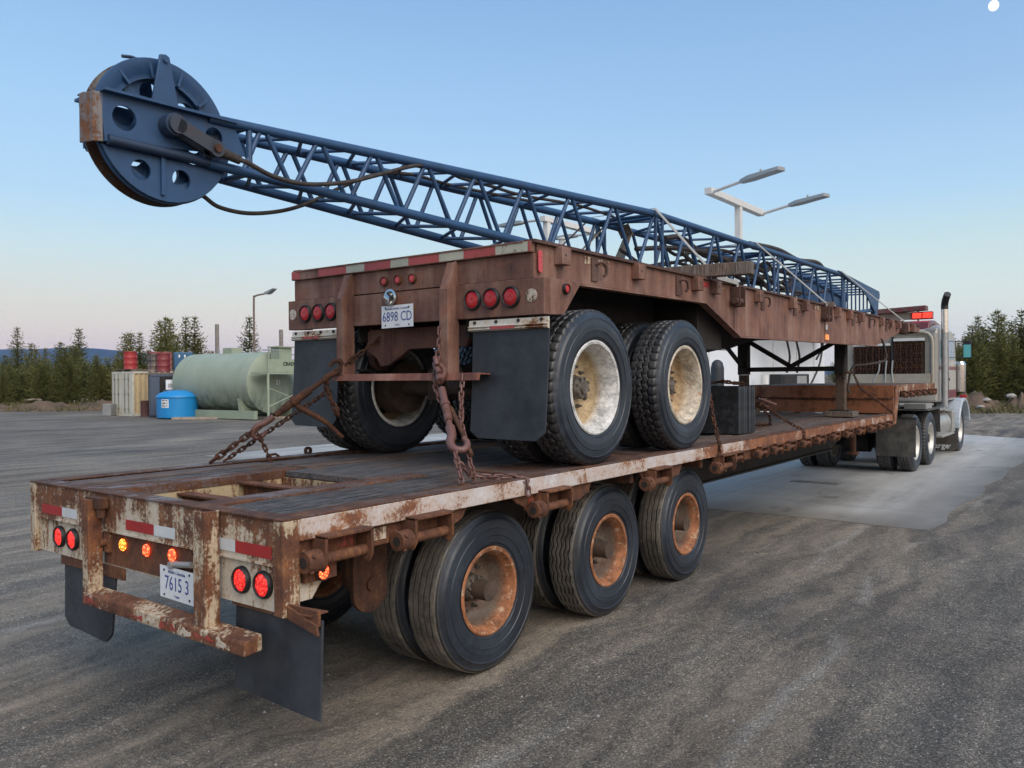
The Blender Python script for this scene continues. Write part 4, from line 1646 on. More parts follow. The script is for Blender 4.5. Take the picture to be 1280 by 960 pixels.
# head side plates, each with two lightening holes
for x0, x1 in ((BC + .096, BC + .110), (BC - .110, BC - .096)):
    b = MB()
    A, B_, C_, D_ = (-.235, 3.186), (.505, 3.198), (.585, 3.035), (-.214, 2.944)
    mt, mbm = (.13, 3.192), (.175, 2.988)
    holed(b, [A, D_, mbm, mt], (-.115, 3.078), .062, x0, x1)
    holed(b, [mt, mbm, C_, B_], (.385, 3.098), .052, x0, x1)
    b.bar((x0 + .03 if x0 > BC else x1 - .03, -.235, 3.188), (x0 + .03 if x0 > BC else x1 - .03, .505, 3.200), .052, .014)
    b.build('head_plate', 'blue_plate', boom)
b = MB()
b.prism([(BC + .112, -.225), (BC + .09, -.262), (BC + .0, -.285), (BC + .0, -.275), (BC + .085, -.250), (BC + .100, -.215)], 'Z', 2.938, 3.180)
b.prism([(BC + .02, -.27), (BC - .05, -.27), (BC - .05, -.12), (BC + .02, -.12)], 'Z', 3.1805, 3.19)
b.build('end_guard', 'guard', boom, bevel=.004)
for x in (BC + .098, BC - .108):
    b = MB()
    b.tube([(x + .012, -.20, 2.955), (x + .012, .20, 2.955), (x + .002, .56, 2.945)], .026, 12)
    b.build('head_tube', 'blue_dark', boom)
b = MB()
b.prism([(.030, 3.206), (.175, 3.209), (.128, 3.452), (.108, 3.462), (.076, 3.455)], 'X', BC + .098, BC + .114)
b.prism([(.030, 3.206), (.175, 3.209), (.128, 3.452), (.108, 3.462), (.076, 3.455)], 'X', BC - .114, BC - .098)
b.cyl((BC - .115, .103, 3.43), (BC + .125, .103, 3.43), .014, n=10)
b.build('cable_guard', 'blue_plate', boom, bevel=.003)
b = MB()
b.tube([(BC - .03, .10, 3.445), (BC - .03, .0, 3.45), (BC - .03, -.05, 3.44)], .009, 8)
b.build('guard_rod', 'blue_dark', boom)
# lower guard plate flush with the sheave face
b = MB()
arc = [(SC[0] + (SR - .004) * math.cos(t), SC[1] + (SR - .004) * math.sin(t)) for t in [RAD(-158 + i * (138) / 16) for i in range(17)]]
half = len(arc) // 2
mid_t = (.10, 2.93)
L_ = [(-.19, 2.93)] + arc[:half + 1] + [mid_t]
R_ = [mid_t] + arc[half:] + [(.46, 2.93)]
holed(b, L_, (-.018, 2.845), .052, BC + .070, BC + .084)
holed(b, R_, (.205, 2.835), .052, BC + .070, BC + .084)
b.bar((BC + .09, .095, 2.935), (BC + .09, .095, 2.735), .018, .02, up=(0, 1, 0))
b.build('lower_plate', 'blue_plate', boom)
M['link_steel'] = rusty_paint('link_steel', (.030, .042, .066), .30, bright=.4, stain=(.05, .04, .038))
# pin, links and rope socket
b = MB()
b.cyl((BC + .109, .118, 3.090), (BC + .185, .118, 3.090), .058, n=24)
b.cyl((BC + .185, .118, 3.090), (BC + .20, .118, 3.090), .030, n=18)
b.build('head_pin', 'blue_dark', boom, bevel=.004)
for x in (BC + .135, BC + .195):
    b = MB()
    p0, p1 = Vector((x, .122, 3.088)), Vector((x, .345, 3.012))
    b.bar(p0, p1, .016, .075, up=(0, 0, 1))
    b.cyl((x - .008, p0.y, p0.z), (x + .008, p0.y, p0.z), .048, n=20)
    b.cyl((x - .008, p1.y, p1.z), (x + .008, p1.y, p1.z), .044, n=20)
    b.build('pendant_link', 'link_steel', boom, bevel=.002)
b = MB()
b.cyl((BC + .12, .345, 3.012), (BC + .215, .345, 3.012), .022, n=14)
b.build('link_pin', 'chain', boom)
# butt of the boom: tapering side plates and foot lugs
for x0 in (BC - .31, BC + .27):
    b = MB()
    if x0 < BC:
        b.prism([(YE - .9, 3.50), (YE, 3.50), (13.7, 3.44), (14.15, 3.36), (14.22, 3.22), (14.0, 3.05), (13.4, 3.10), (YE, 2.95), (YE - .9, 3.15)], 'X', x0, x0 + .02)
    else:
        b.prism([(11.5, 3.455), (14.05, 3.33), (14.16, 3.22), (14.12, 2.98), (13.85, 2.93), (13.2, 3.22)], 'X', x0 + .055, x0 + .075)
        b.prism([(YE, 3.38), (YE + .12, 3.38), (YE + .12, 2.78), (YE, 2.78)], 'X', x0, x0 + .02)
    b.build('butt_plate', 'blue_plate', boom)
rb = MB()
for (a, c) in ((cp('TR', YE), (BC + .28, 14.1, 3.24)), (cp('BR', YE), (BC + .28, 14.1, 2.98)), (cp('TL', YE), (BC - .28, 14.1, 3.24)), (cp('BL', YE), (BC - .28, 14.1, 2.98))):
    b = MB()
    b.cyl(a, c, .034, n=12)
    b.build('butt_chord', 'blue', boom)
for s in (-1, 1):
    b = MB()
    b.box(BC + s * .28 - .04, BC + s * .28 + .04, 13.98, 14.16, 2.82, 3.24)
    b.cyl((BC + s * .28 - .06, 14.17, 3.25), (BC + s * .28 + .06, 14.17, 3.25), .085, n=20)
    b.build('foot_lug', 'blue_plate', boom, bevel=.004)
b = MB()
for i in range(7):
    y = YE + .25 + i * .26
    t = (y - YE) / (14.1 - YE)
    zt = 3.421 + (3.24 - 3.421) * t; zb = 2.774 + (2.98 - 2.774) * t
    b.cyl((BC + .285, y, zt), (BC + .285, y + .0, zb), .014, n=8)
    b.cyl((BC - .285, y, zt), (BC + .285, y + .13, zt), .014, n=8)
    b.cyl((BC - .285, y, zb), (BC + .285, y + .13, zb), .014, n=8)
tag(b.build('bracing', 'blue', boom), kind='stuff')

# wire ropes of the boom
b = MB()
b.cyl((BC + .165, .335, 3.018), (BC + .175, .50, 2.985), .030, .024, n=14)
b.tube(smooth_path([(BC + .172, .46, 2.992), (-1.0, .533, 2.972), (-.985, .691, 2.925), (-.98, .917, 2.922), (-.98, 1.226, 2.990), (-.985, 1.498, 3.088), (-1.0, 1.872, 3.226), (-1.03, 2.18, 3.282), (-1.10, 2.45, 3.270), (-1.16, 2.9, 3.295), (-1.2, 3.4, 3.31), (-1.12, 4.1, 3.335), (-1.2, 4.9, 3.36)], 8), .0135, 9)
tag(b.build('wire_rope', 'rope'), 'rusty wire rope from the sheave pin, looping over the top of the blue boom', 'wire rope')
b = MB()
b.tube(smooth_path([(BC - .01, .36, 2.815), (-1.24, .42, 2.795), (-1.25, .519, 2.757), (-1.25, .705, 2.752), (-1.25, .933, 2.800), (-1.25, 1.148, 2.884), (-1.25, 1.378, 3.010), (-1.25, 1.70, 3.165), (-1.28, 2.1, 3.255), (-1.35, 2.7, 3.285), (-1.30, 3.6, 3.315)], 8), .0125, 9)
b.cyl((BC - .01, .335, 2.83), (BC - .02, .39, 2.80), .022, n=12)
tag(b.build('wire_rope', 'rope'), 'dark wire rope sagging below the boom just behind the sheave', 'wire rope')
q = random.Random(31)
for k in range(9):
    x0 = BC + q.uniform(-.22, .24); z0 = q.uniform(3.05, 3.30)
    y0 = q.uniform(5.2, 7.4); y1 = q.uniform(9.5, 11.8)
    pts = [(x0 + q.uniform(-.10, .10), y0 + (y1 - y0) * i / 7, z0 + q.uniform(-.10, .10)) for i in range(8)]
    b = MB()
    b.tube(smooth_path(pts, 4), q.uniform(.018, .032), 7)
    tag(b.build('pendant_rope', 'rope'), 'dark rusty pendant rope bundled inside the middle of the blue boom', 'rope', 'pendant ropes bundled inside the boom')
b = MB()
b.tube(smooth_path([(-1.0, 8.0, 3.46), (-.98, 9.0, 3.50), (-1.02, 10.0, 3.47), (-1.0, 10.8, 3.52), (-1.05, 11.4, 3.47)], 6), .035, 8)
b.tube(smooth_path([(-1.1, 8.4, 3.47), (-1.06, 9.4, 3.50), (-1.1, 10.6, 3.48)], 6), .03, 8)
tag(b.build('rope_coil', 'rope'), 'dark ropes lying along the top chord near the butt of the boom', 'rope')

# dunnage under the boom
for y, x1, tl in ((4.62, .30, 'weathered timber sticking out past the right edge of the brown trailer under the boom'), (9.2, -.3, 'weathered timber across the brown trailer deck under the far half of the boom')):
    b = MB()
    b.bar((-1.95, y - .25, 2.70), (x1, y + .06, 2.70), .115, .11)
    tag(b.build('timber', 'timber', bevel=.006), tl, 'timber')

# straps over the boom
def strap_mb(pts, wd, th=.006, axis=(0, 1, 0)):
    b = MB()
    P = [Vector(p) for p in pts]
    for a, c in zip(P, P[1:]):
        d = (c - a).normalized()
        s = Vector(axis)
        s = (s - d * s.dot(d)).normalized() * (wd / 2)
        nrm = d.cross(s).normalized() * th
        vs = [a - s, a + s, c + s, c - s, a - s + nrm, a + s + nrm, c + s + nrm, c - s + nrm]
        b.add(vs, [(0, 1, 2, 3), (7, 6, 5, 4), (0, 4, 5, 1), (1, 5, 6, 2), (2, 6, 7, 3), (3, 7, 4, 0)])
    return b
for y0, y1, y2, lab in ((5.08, 4.78, 5.22, 'pale ratchet strap over the middle of the boom, nearest the sheave end'), (7.84, 8.02, 8.05, 'pale ratchet strap over the boom, second from the sheave end'), (11.75, 12.25, 12.3, 'pale ratchet strap over the butt of the boom, nearest the truck')):
    t = sect(min(y0, 11.9))
    zt = t[1] + .042
    b = strap_mb([(-2.38, y1, 2.66), (BC - t[0] - .03, y0, zt), (BC + t[0] + .03, y0, zt), (-.075, y1, 2.66), (-.055, y2, 2.645), (-.055, y2, 2.48)], .042, axis=(0, 1, .25))
    tag(b.build('ratchet_strap', 'strap'), lab, 'strap')
b = strap_mb([(-1.50, 4.50, 2.90), (-1.55, 4.90, 3.08), (-1.57, 5.28, 3.34), (-1.55, 5.42, 3.43), (-1.47, 5.56, 3.40), (-1.44, 5.62, 3.28), (-1.46, 5.55, 3.15), (-1.48, 5.46, 3.00)], .20, axis=(1, -.5, .3))
tag(b.build('webbing_sling', 'strap_brown'), 'wide brown webbing sling draped over the far top chord of the boom', 'sling')

# ------------------------------------------------------------------ chains and binders
def chain(path, label, mat='chain', wire=.0105, pitch=.041, wid=.023, group=None):
    return tag(chain_mb(path, wire, pitch, wid, 10, 6).build('chain', mat), label, 'chain', group)
A = Vector((-2.36, 1.16, 1.185)); B = Vector((-1.583, 2.12, 2.091))
def ab(t): return A.lerp(B, t)
chain([ab(0), ab(.28)], 'short rusty chain from the far deck edge up to the lever binder', wire=.014, pitch=.052, wid=.030)
chain([ab(.66), ab(1.0)], 'rusty chain from the top of the lever binder up under the brown trailer')
chain([(-2.38, 1.28, 1.18), (-1.82, 2.40, 1.995)], 'long straight rusty chain running beside the lever binder to the axle of the brown trailer')
chain([ab(.25) + Vector((.0, 0, -.01)), (-2.14, 1.44, 1.30), (-2.13, 1.50, 1.17)], 'loose end of chain hanging from the lower binder hook to the deck')
def hook(b, p, d, s=1.0, side=(0, 0, 1)):
    p = Vector(p); d = Vector(d).normalized()
    n = d.cross(Vector(side)).normalized()
    pts = [p - d * .05 * s, p, p + d * .045 * s + n * .012 * s, p + d * .085 * s + n * .0 * s, p + d * .095 * s - n * .035 * s, p + d * .06 * s - n * .055 * s, p + d * .025 * s - n * .045 * s]
    b.tube(smooth_path(pts, 5), lambda t: .021 * s * (1 - .45 * t), 10)
dirA = (B - A).normalized()
bt = thing('load_binder', 'rusty lever load binder tightening the left chain above the deck tail', 'load binder', ab(.5))
b = MB()
b.cyl(ab(.40), ab(.56), .030, n=14)
b.cyl(ab(.36), ab(.40), .022, n=12)
b.cyl(ab(.50), ab(.64), .019, n=12)
b.build('barrel', 'chain', bt)
for t, s in ((.30, -1), (.68, 1)):
    b = MB()
    hook(b, ab(t), dirA * s, 1.25, (1, 0, .2))
    b.cyl(ab(t) + dirA * .03 * -s, ab(t + .05 * -s), .028, .020, n=12)
    b.build('grab_hook', 'chain_red' if s < 0 else 'chain', bt)
b = MB()
b.tube(smooth_path([ab(.47), (-1.97, 1.64, 1.56), (-1.90, 1.80, 1.46), (-1.84, 1.93, 1.33)], 5), lambda t: .024 - .008 * t, 10)
b.build('lever', 'chain', bt)
b = MB()
b.lathe([(-.02, .030), (-.02, .042), (.02, .042), (.02, .030)], 20, (0, 0, 0), 'Z', closed=True)
_q = Vector((0, 0, 1)).rotation_difference(dirA)
b.v = [tuple(_q @ Vector(v) + ab(.47)) for v in b.v]
b.build('collar', 'chain', bt)
chain([ab(.66), (-1.865, 1.80, 1.70), (-1.85, 1.84, 1.60), (-1.84, 1.86, 1.53)], 'short loose chain tail dangling from the upper hook of the left binder', wire=.013)
chain([(-1.835, 1.86, 1.58), (-1.82, 1.87, 1.52), (-1.85, 1.88, 1.50), (-1.83, 1.86, 1.55), (-1.82, 1.88, 1.48)], 'bunched knot of chain links hanging beside the left binder', wire=.014)

A2 = Vector((-.80, 1.855, 1.83)); B2 = Vector((-.086, 1.26, 1.18))
def ab2(t): return A2.lerp(B2, t)
d2 = (B2 - A2).normalized()
chain([(-.79, 1.88, 2.15), (-.80, 1.86, 1.95), ab2(0), ab2(.10)], 'rusty chain hanging down the right guard post to the binder hook', 'chain_red')
chain([(-.83, 1.85, 1.84), (-.82, 1.84, 1.74), (-.78, 1.83, 1.66), (-.72, 1.80, 1.60)], 'chain loop hanging beside the right guard post behind the binder', 'chain_red')
chain([(-.60, 1.88, 1.79), (-.575, 1.83, 1.66), (-.42, 1.65, 1.48), (-.068, 1.35, 1.18)], 'straight rusty chain from the guard bar to the near deck edge, right of the binder', 'chain_red')
chain([ab2(.70), B2], 'short rusty chain from the bottom of the right binder to the deck edge', 'chain_red')
chain([(-.25, 1.40, 1.30), (-.20, 1.46, 1.20), (-.12, 1.55, 1.185), (-.03, 1.70, 1.178), (.016, 1.745, 1.15), (.018, 1.75, 1.06)], 'rusty chain lying on the near deck edge and hooked over the rail', 'chain_red')
bt = thing('load_binder', 'pale red ratchet load binder on the chain beside the right guard post', 'load binder', ab2(.35))
b = MB()
b.cyl(ab2(.20), ab2(.34), .024, n=14)
b.cyl(ab2(.36), ab2(.50), .026, n=14)
b.cyl(ab2(.34), ab2(.365), .032, n=16)
b.build('barrel', 'chain_red', bt)
b = MB()
hook(b, ab2(.06), -d2, 1.35, (.6, .6, .2))
b.tube(smooth_path([ab2(.10) + Vector((.0, 0, .04)), ab2(.03) + Vector((-.03, 0, .05)), ab2(-.02) + Vector((0, 0, .03)), ab2(.02) + Vector((.04, .02, 0)), ab2(.12)], 6), .019, 10)
b.build('grab_hook', 'chain_red', bt)
b = MB()
hook(b, ab2(.62), d2, 1.5, (.5, -.5, .3))
b.cyl(ab2(.50), ab2(.62), .018, .026, n=12)
b.build('grab_hook', 'chain_red', bt)
b = MB()
b.tube([ab2(.38) + Vector((.02, .02, .0)), ab2(.58) + Vector((.04, .05, 0)), ab2(.80) + Vector((.05, .08, .01))], lambda t: .017 - .004 * t, 10)
b.build('lever', 'rust_dark', bt)

chain([(-.24, 5.0, 1.62), (-.12, 4.80, 1.38), (.012, 4.62, 1.172), (.02, 4.62, 1.05), (.035, 4.70, .93)], 'rusty chain down to a near-edge winch just in front of the black slabs')
chain([(-.62, 6.75, 1.50), (-.45, 6.87, 1.45), (-.20, 6.90, 1.28), (-.012, 6.93, 1.175), (.018, 6.94, 1.14), (.02, 6.94, 1.04)], 'rusty chain running from behind the black slabs to the near deck edge')
chain([(-.70, 6.6, 1.40), (-.52, 6.95, 1.44), (-.42, 7.1, 1.30), (-.45, 7.2, 1.19), (-.62, 7.15, 1.185), (-.75, 7.3, 1.185), (-.60, 7.5, 1.185)], 'loose rusty chain bunched on the deck beyond the black blocks', 'chain')
bt = thing('load_binder', 'rusty load binder on the loose chain beyond the black blocks', 'load binder', (-.55, 6.9, 1.43))
b = MB()
b.cyl((-.62, 6.80, 1.47), (-.40, 6.98, 1.40), .026, n=12)
b.build('barrel', 'chain', bt)
b = MB()
b.tube([(-.52, 6.88, 1.44), (-.40, 6.80, 1.50), (-.25, 6.82, 1.44)], .018, 8)
b.build('lever', 'chain_red', bt)
chain([(-.50, 10.12, 1.78), (-.38, 10.1, 1.80), (-.36, 10.42, 1.80), (-.30, 10.56, 1.57), (-.18, 10.84, 1.42), (-.01, 11.25, 1.19), (.022, 11.28, 1.05)], 'rusty chain from around the landing leg down to the front corner of the lowbed deck', 'chain')
b = MB()
b.tube(smooth_path([(-.13, 10.9, 2.28), (-.10, 11.0, 2.30), (-.06, 11.05, 2.15), (-.06, 11.02, 1.98), (-.25, 10.7, 1.92), (-.36, 10.4, 1.88), (-.40, 10.3, 1.60), (-.38, 10.3, 1.50)], 6), .017, 8)
tag(b.build('air_hose', 'rope'), 'dark hose looping from the front of the brown side beam to the landing leg', 'hose')

# stacked black blocks on the deck
blk = N('rubber_mat', 'Object')
_x, _y, _z = blk.xyz()
_s = blk.math('SINE', blk.math('MULTIPLY', _y, 100))
blk.bump(blk.noise(30, 4, .6), .4, .006)
blk_m = blk.out(blk.mix(blk.rng(blk.noise(12, 5, .7), .45, .7, 0, .7), (.014, .015, .017), (.06, .066, .078)), .5)
q = random.Random(4)
for k in range(13):
    y = 5.90 + k * .036
    b = MB()
    h = .492 + q.uniform(-.004, .003)
    e = q.uniform(-.006, .006)
    b.box(-1.0 + e, -.312 + e, y, y + .031, 1.166, 1.166 + h)
    tag(b.build('rubber_slab', blk_m, bevel=.003), 'black rubber slab standing on edge in the tight stack on the lowbed deck', 'slab', 'black slabs stacked on edge')
chain([(-.72, 5.94, 1.69), (-.62, 6.02, 1.70), (-.50, 5.98, 1.715), (-.42, 6.1, 1.69), (-.50, 6.2, 1.69), (-.40, 6.25, 1.685), (-.60, 6.15, 1.70)], 'rusty chain heaped on top of the black slabs', 'chain')

# ------------------------------------------------------------------ road tractor
cab_grey = plain('cab_grey', (.37, .35, .315), .38, .0, var=.07, bump=.03)
maroon = plain('maroon', (.14, .022, .03), .32, 0, var=.2, bump=.02, dust=(.22, .15, .14), dustamt=.3)
cream = plain('cream', (.36, .325, .26), .55, .2, var=.15, bump=.06, dust=(.25, .21, .17), dustamt=.4)
glass = plain('glass', (.16, .24, .30), .08, 0, var=.15, bump=0)
fender_p = plain('fender_paint', (.40, .45, .50), .25, .1, var=.06, bump=0)
dusty_rub = plain('dusty_rubber', (.06, .052, .044), .85, var=.3, dust=(.15, .125, .10), dustamt=.7)
tr = thing('road_tractor', 'grey and maroon highway tractor coupled to the lowbed gooseneck', 'truck', (-1.22, 16.5, 0))
def tp(b, name, mat, bevel=0, parent=None):
    return b.build(name, mat, parent or tr, None, bevel)
b = MB()
for x in (-1.66, -.86):
    b.box(x, x + .08, 13.25, 20.6, .72, 1.0)
for y in (13.3, 14.7, 16.0, 17.5):
    b.box(-1.58, -.86, y, y + .1, .74, .98)
tp(b, 'frame', 'under')
b = MB()
b.prism([(13.6, 1.06), (14.0, 1.22), (15.1, 1.22), (15.3, 1.10), (15.3, 1.02), (13.6, 1.02)], 'X', -1.70, -.72)
tp(b, 'fifth_wheel', 'under', .006)
for ya in (14.08, 15.45):
    b = MB()
    b.cyl((-2.2, ya, .515), (-.25, ya, .515), .085, n=14)
    b.cyl((-1.42, ya, .515), (-1.0, ya, .515), .20, n=20)
    tp(b, 'drive_axle', 'under')
    for x, o in ((-.20 - .138, 1), (-.20 - .138 - .335, -1), (-2.24 + .138, -1), (-2.24 + .138 + .335, 1)):
        wheel(tr, 'truck', x, ya, .516, o)
b = MB()
b.cyl((-2.2, 18.9, .515), (-.25, 18.9, .515), .06, n=12)
tp(b, 'steer_axle', 'under')
for x, o in ((-.20 - .138, 1), (-2.24 + .138, -1)):
    wheel(tr, 'truck', x, 18.9, .516, o)
for x0, x1 in ((-.70, -.055), (-2.39, -1.76)):
    f_ = flap(tr, x0, x1, .335, .985, 13.22, 'flap_dirty', corners=(0, 0))
b = MB()
b.box(-2.40, -.05, 13.235, 13.26, .96, 1.02)
tp(b, 'flap_bar', 'under')
# quarter fenders and deck plate
b = MB()
arc = [(14.75 + 1.35 * math.cos(t), .62 + .56 * math.sin(t)) for t in [PI * (.02 + .5 * i / 8) for i in range(9)]]
for x0, x1 in ((-.95, -.17), (-2.27, -1.5)):
    b.prism([(14.9, 1.085), (16.15, 1.10), (16.2, .60), (16.17, .60), (16.12, 1.07), (14.9, 1.07)], 'X', x0, x1)
tp(b, 'quarter_fender', 'flap_dirty')
b = MB()
b.box(-2.15, -.32, 15.2, 16.35, 1.13, 1.17)
b.box(-.60, -.22, 15.0, 15.6, 1.10, 1.20)
tp(b, 'deck_plate', 'alu')
# headache rack with its chain bays
RY = 16.28
b = MB()
pts = [(-.325, RY, 1.56), (-.325, RY, 2.40), (-.345, RY, 2.52), (-.40, RY, 2.60), (-.50, RY, 2.632), (-1.22, RY, 2.64), (-1.94, RY, 2.632), (-2.04, RY, 2.60), (-2.10, RY, 2.52), (-2.115, RY, 2.40), (-2.115, RY, 1.56)]
b.tube(pts, .034, 12)
tp(b, 'rack_frame', cream)
b = MB()
b.box(-2.08, -.36, RY + .04, RY + .075, 1.60, 2.60)
tp(b, 'rack_panel', cream)
b = MB()
b.box(-2.08, -.36, RY - .06, RY + .035, 1.585, 1.775)
tp(b, 'rack_tray', cream, .006)
b = MB()
b.box(-1.05, -.47, RY - .07, RY - .02, 2.455, 2.51)
b.box(-1.86, -1.12, RY - .07, RY - .02, 2.37, 2.415)
tp(b, 'rack_header', 'light_pole', .004)
b = MB()
b.box(-1.095, -1.055, RY - .03, RY + .035, 1.78, 2.55)
b.box(-1.05, -.47, RY + .032, RY + .0385, 1.78, 2.45)  # flat dark sheets stand in for the shade inside the chain bays
b.box(-1.86, -1.12, RY + .032, RY + .0385, 1.78, 2.36)
tp(b, 'rack_post_and_shade', 'under')
q = random.Random(12)
cm = chain_mb([(0, 0, 0), (0.004, 0, -.3), (0, 0, -.66)], .015, .060, .034, 8, 4).mesh('rack_chain')
cm.materials.append(rusty_paint('chain_dark', (.07, .05, .042), .75, bright=.42))
for i in range(11):
    o = link('chain', cm, None, (-1.02 + i * .05, RY - .02 + .015 * (i % 2), 2.44))
    o.rotation_euler.z = q.uniform(0, 3)
    tag(o, 'rusty chain hanging in the right bay of the headache rack behind the cab', 'chain', 'chains in the right bay of the rack')
for i in range(12):
    o = link('chain', cm, None, (-1.84 + i * .062, RY - .02 + .015 * (i % 2), 2.36))
    o.rotation_euler.z = q.uniform(0, 3)
    o.scale.z = .88
    tag(o, 'rusty chain hanging in the left bay of the headache rack, behind the landing leg', 'chain', 'chains in the left bay of the rack')
for i, (x, dx) in enumerate(((-1.33, -.10), (-1.20, .0), (-1.08, .03))):
    b = MB()
    b.tube([(x + dx, RY - .10, 1.60), (x, RY - .08, 1.85), (x + .02, RY - .08, 2.06)], .016, 8)
    tag(b.build('pry_bar', 'galv'), ['grey bar leaning in the rack tray, tilted to the left', 'grey bar standing upright in the middle of the rack tray', 'grey bar standing in the rack tray beside the post'][i], 'bar')
# sleeper and cab
b = MB()
prof = [(16.55, 1.18), (16.55, 2.62), (16.62, 2.72), (17.0, 2.80), (18.3, 2.72), (18.62, 2.60), (18.80, 2.05), (18.80, 1.18)]
b.prism(prof, 'X', -2.17, -.275)
tp(b, 'cab', cab_grey, .05)
b = MB()
b.prism([(16.60, 2.70), (16.68, 2.86), (17.25, 2.92), (18.1, 2.84), (18.35, 2.72), (17.0, 2.815)], 'X', -2.02, -.44)
tp(b, 'roof_fairing', maroon, .03)
b = MB()
b.prism([(17.72, 2.10), (18.50, 2.10), (18.44, 2.52), (17.72, 2.56)], 'X', -.276, -.270)
b.prism([(16.80, 1.95), (17.45, 1.95), (17.45, 2.55), (16.85, 2.60)], 'X', -.276, -.271)
tp(b, 'side_window', glass)
b = MB()
b.box(-.276, -.270, 16.7, 18.75, 1.86, 1.93)
b.box(-.276, -.269, 17.6, 18.75, 1.24, 1.42)
tp(b, 'stripe', maroon)
b = MB()
b.box(-.275, -.262, 17.66, 17.69, 1.22, 2.58)
b.box(-.275, -.255, 17.75, 17.85, 1.62, 1.68)
tp(b, 'door_edge', 'black')
b = MB()
b.box(-.50, -.30, 16.50, 16.548, 2.66, 2.72)
b.box(-.44, -.32, 16.48, 16.52, 2.52, 2.60)
tp(b, 'work_lamp', 'galv', .006)
b = MB()
b.prism([(18.81, 1.15), (18.81, 1.98), (20.7, 1.75), (20.95, 1.5), (20.95, .75), (18.81, .95)], 'X', -1.84, -.62)
tp(b, 'hood', cab_grey, .06)
# front fenders
for x0, x1 in ((-.64, -.11), (-2.33, -1.80)):
    b = MB()
    out = [(18.9 + .74 * math.cos(t), .60 + .62 * math.sin(t)) for t in [PI * (1.02 - .98 * i / 16) for i in range(17)]]
    inn = [(18.9 + .66 * math.cos(t), .60 + .55 * math.sin(t)) for t in [PI * (.04 + .98 * i / 16) for i in range(17)]]
    b.prism(out + inn, 'X', x0, x1)
    tp(b, 'fender', fender_p, .02)
b = MB()
b.box(-2.20, -.55, 20.75, 20.98, .40, .72)
tp(b, 'front_bumper', 'chrome', .03)
round_b = MB()
round_b.box(-.26, -.12, 19.15, 19.2, 1.22, 1.28)
tp(round_b, 'turn_lamp', 'red_lens', .01)
# fuel tank, steps, boxes
b = MB()
b.cyl((-.52, 16.45, .70), (-.52, 17.75, .70), .30, n=32)
for y in (16.75, 17.4):
    b.cyl((-.52, y, .70), (-.52, y + .06, .70), .306, n=32)
tp(b, 'fuel_tank', 'alu', .01)
b = MB()
b.box(-.60, -.20, 16.2, 17.0, 1.02, 1.06)
b.box(-.46, -.18, 16.5, 17.9, .46, .50)
b.box(-.46, -.20, 17.0, 17.9, .985, 1.02)
tp(b, 'step', 'alu', .006)
b = MB()
b.box(-.56, -.20, 17.82, 18.12, .50, .95)
tp(b, 'battery_box', 'alu', .01)
f2 = flap(tr, -.72, -.17, .06, .40, 18.22, dusty_rub, corners=(0, 1))
text_mb('Sargent', .17, (-.45, 18.215, .16), (1, 0, 0), (0, 0, 1), .002, .004).build('lettering', 'tape_white', f2)
# stacks, mirror, air cleaner
for x in (-.165, -2.275):
    b = MB()
    b.cyl((x, 16.68, 1.1), (x, 16.68, 2.62), .055, n=18)
    o = tp(b, 'exhaust_stack', 'galv')
    b = MB()
    b.tube([(x, 16.68, 2.62), (x, 16.68, 3.12)], .066, 20)
    b.build('stack_pipe', 'chrome', o)
    b = MB()
    b.tube(smooth_path([(x, 16.68, 3.10), (x, 16.68, 3.20), (x + .03, 16.62, 3.31), (x + .08, 16.52, 3.40)], 6), .068, 20)
    b.build('stack_tip', 'black', o)
b = MB()
b.box(-.215, -.195, 16.57, 16.60, 1.2, 2.68)
b.box(-.12, -.10, 16.70, 16.74, 1.4, 2.7)
tp(b, 'stack_guard', 'chrome')
for x in (-.235, -2.205):
    b = MB()
    b.cyl((x, 18.98, 1.36), (x, 18.98, 1.98), .125, n=28)
    b.cyl((x, 18.98, 1.98), (x, 18.98, 2.05), .135, .10, n=28)
    tp(b, 'air_cleaner', 'chrome')
for s, x in ((1, -.02), (-1, -2.42)):
    b = MB()
    b.box(x - .085, x + .085, 18.55, 18.60, 2.12, 2.52)
    o = tp(b, 'mirror', 'black', .02)
    b = MB()
    b.box(x - .072, x + .072, 18.546, 18.549, 2.135, 2.42)
    b.build('mirror_glass', plain('mirror_sky_tint' + str(s), (.12, .42, .44), .25, 0, var=.1, bump=0), o)  # teal base colour stands in for sky reflected in the glass
    b = MB()
    b.tube([(x, 18.58, 2.50), (x - s * .24, 18.50, 2.50)], .012)
    b.tube([(x, 18.58, 2.14), (x - s * .24, 18.50, 2.14)], .012)
    b.build('mirror_arm', 'black', o)
# sign boards and warning lamps over the cab
b = MB()
b.bar((-1.72, 17.35, 3.16), (-.62, 17.35, 3.20), .30, .10)
sb = tp(b, 'sign_board', plain('sign_back', (.13, .07, .06), .7, 0, var=.4), .004)
for k in range(4):
    b = MB()
    x = -.74 - k * .22
    b.bar((x, 17.195, 3.185 - k * .008), (x + .10, 17.195, 3.189 - k * .008), .004, .085)
    b.build('sign_stripe', maroon, sb)
b = MB()
b.box(-1.62, -.945, 17.36, 17.46, 2.965, 3.125)
tp(b, 'light_bar', cream, .006)
b = MB()
b.box(-.94, -.505, 17.34, 17.47, 2.96, 3.125)
lb = tp(b, 'warning_lamp', 'red_lens', .01)
for x in (-.90, -.70):
    b = MB()
    b.box(x, x + .175, 17.334, 17.339, 2.985, 3.10)
    b.build('lit_segment', 'sign_led', lb)
b = MB()
for x in (-1.6, -.8):
    b.cyl((x, 17.4, 2.80), (x, 17.4, 3.14), .018, n=8)
tp(b, 'sign_post', 'galv')

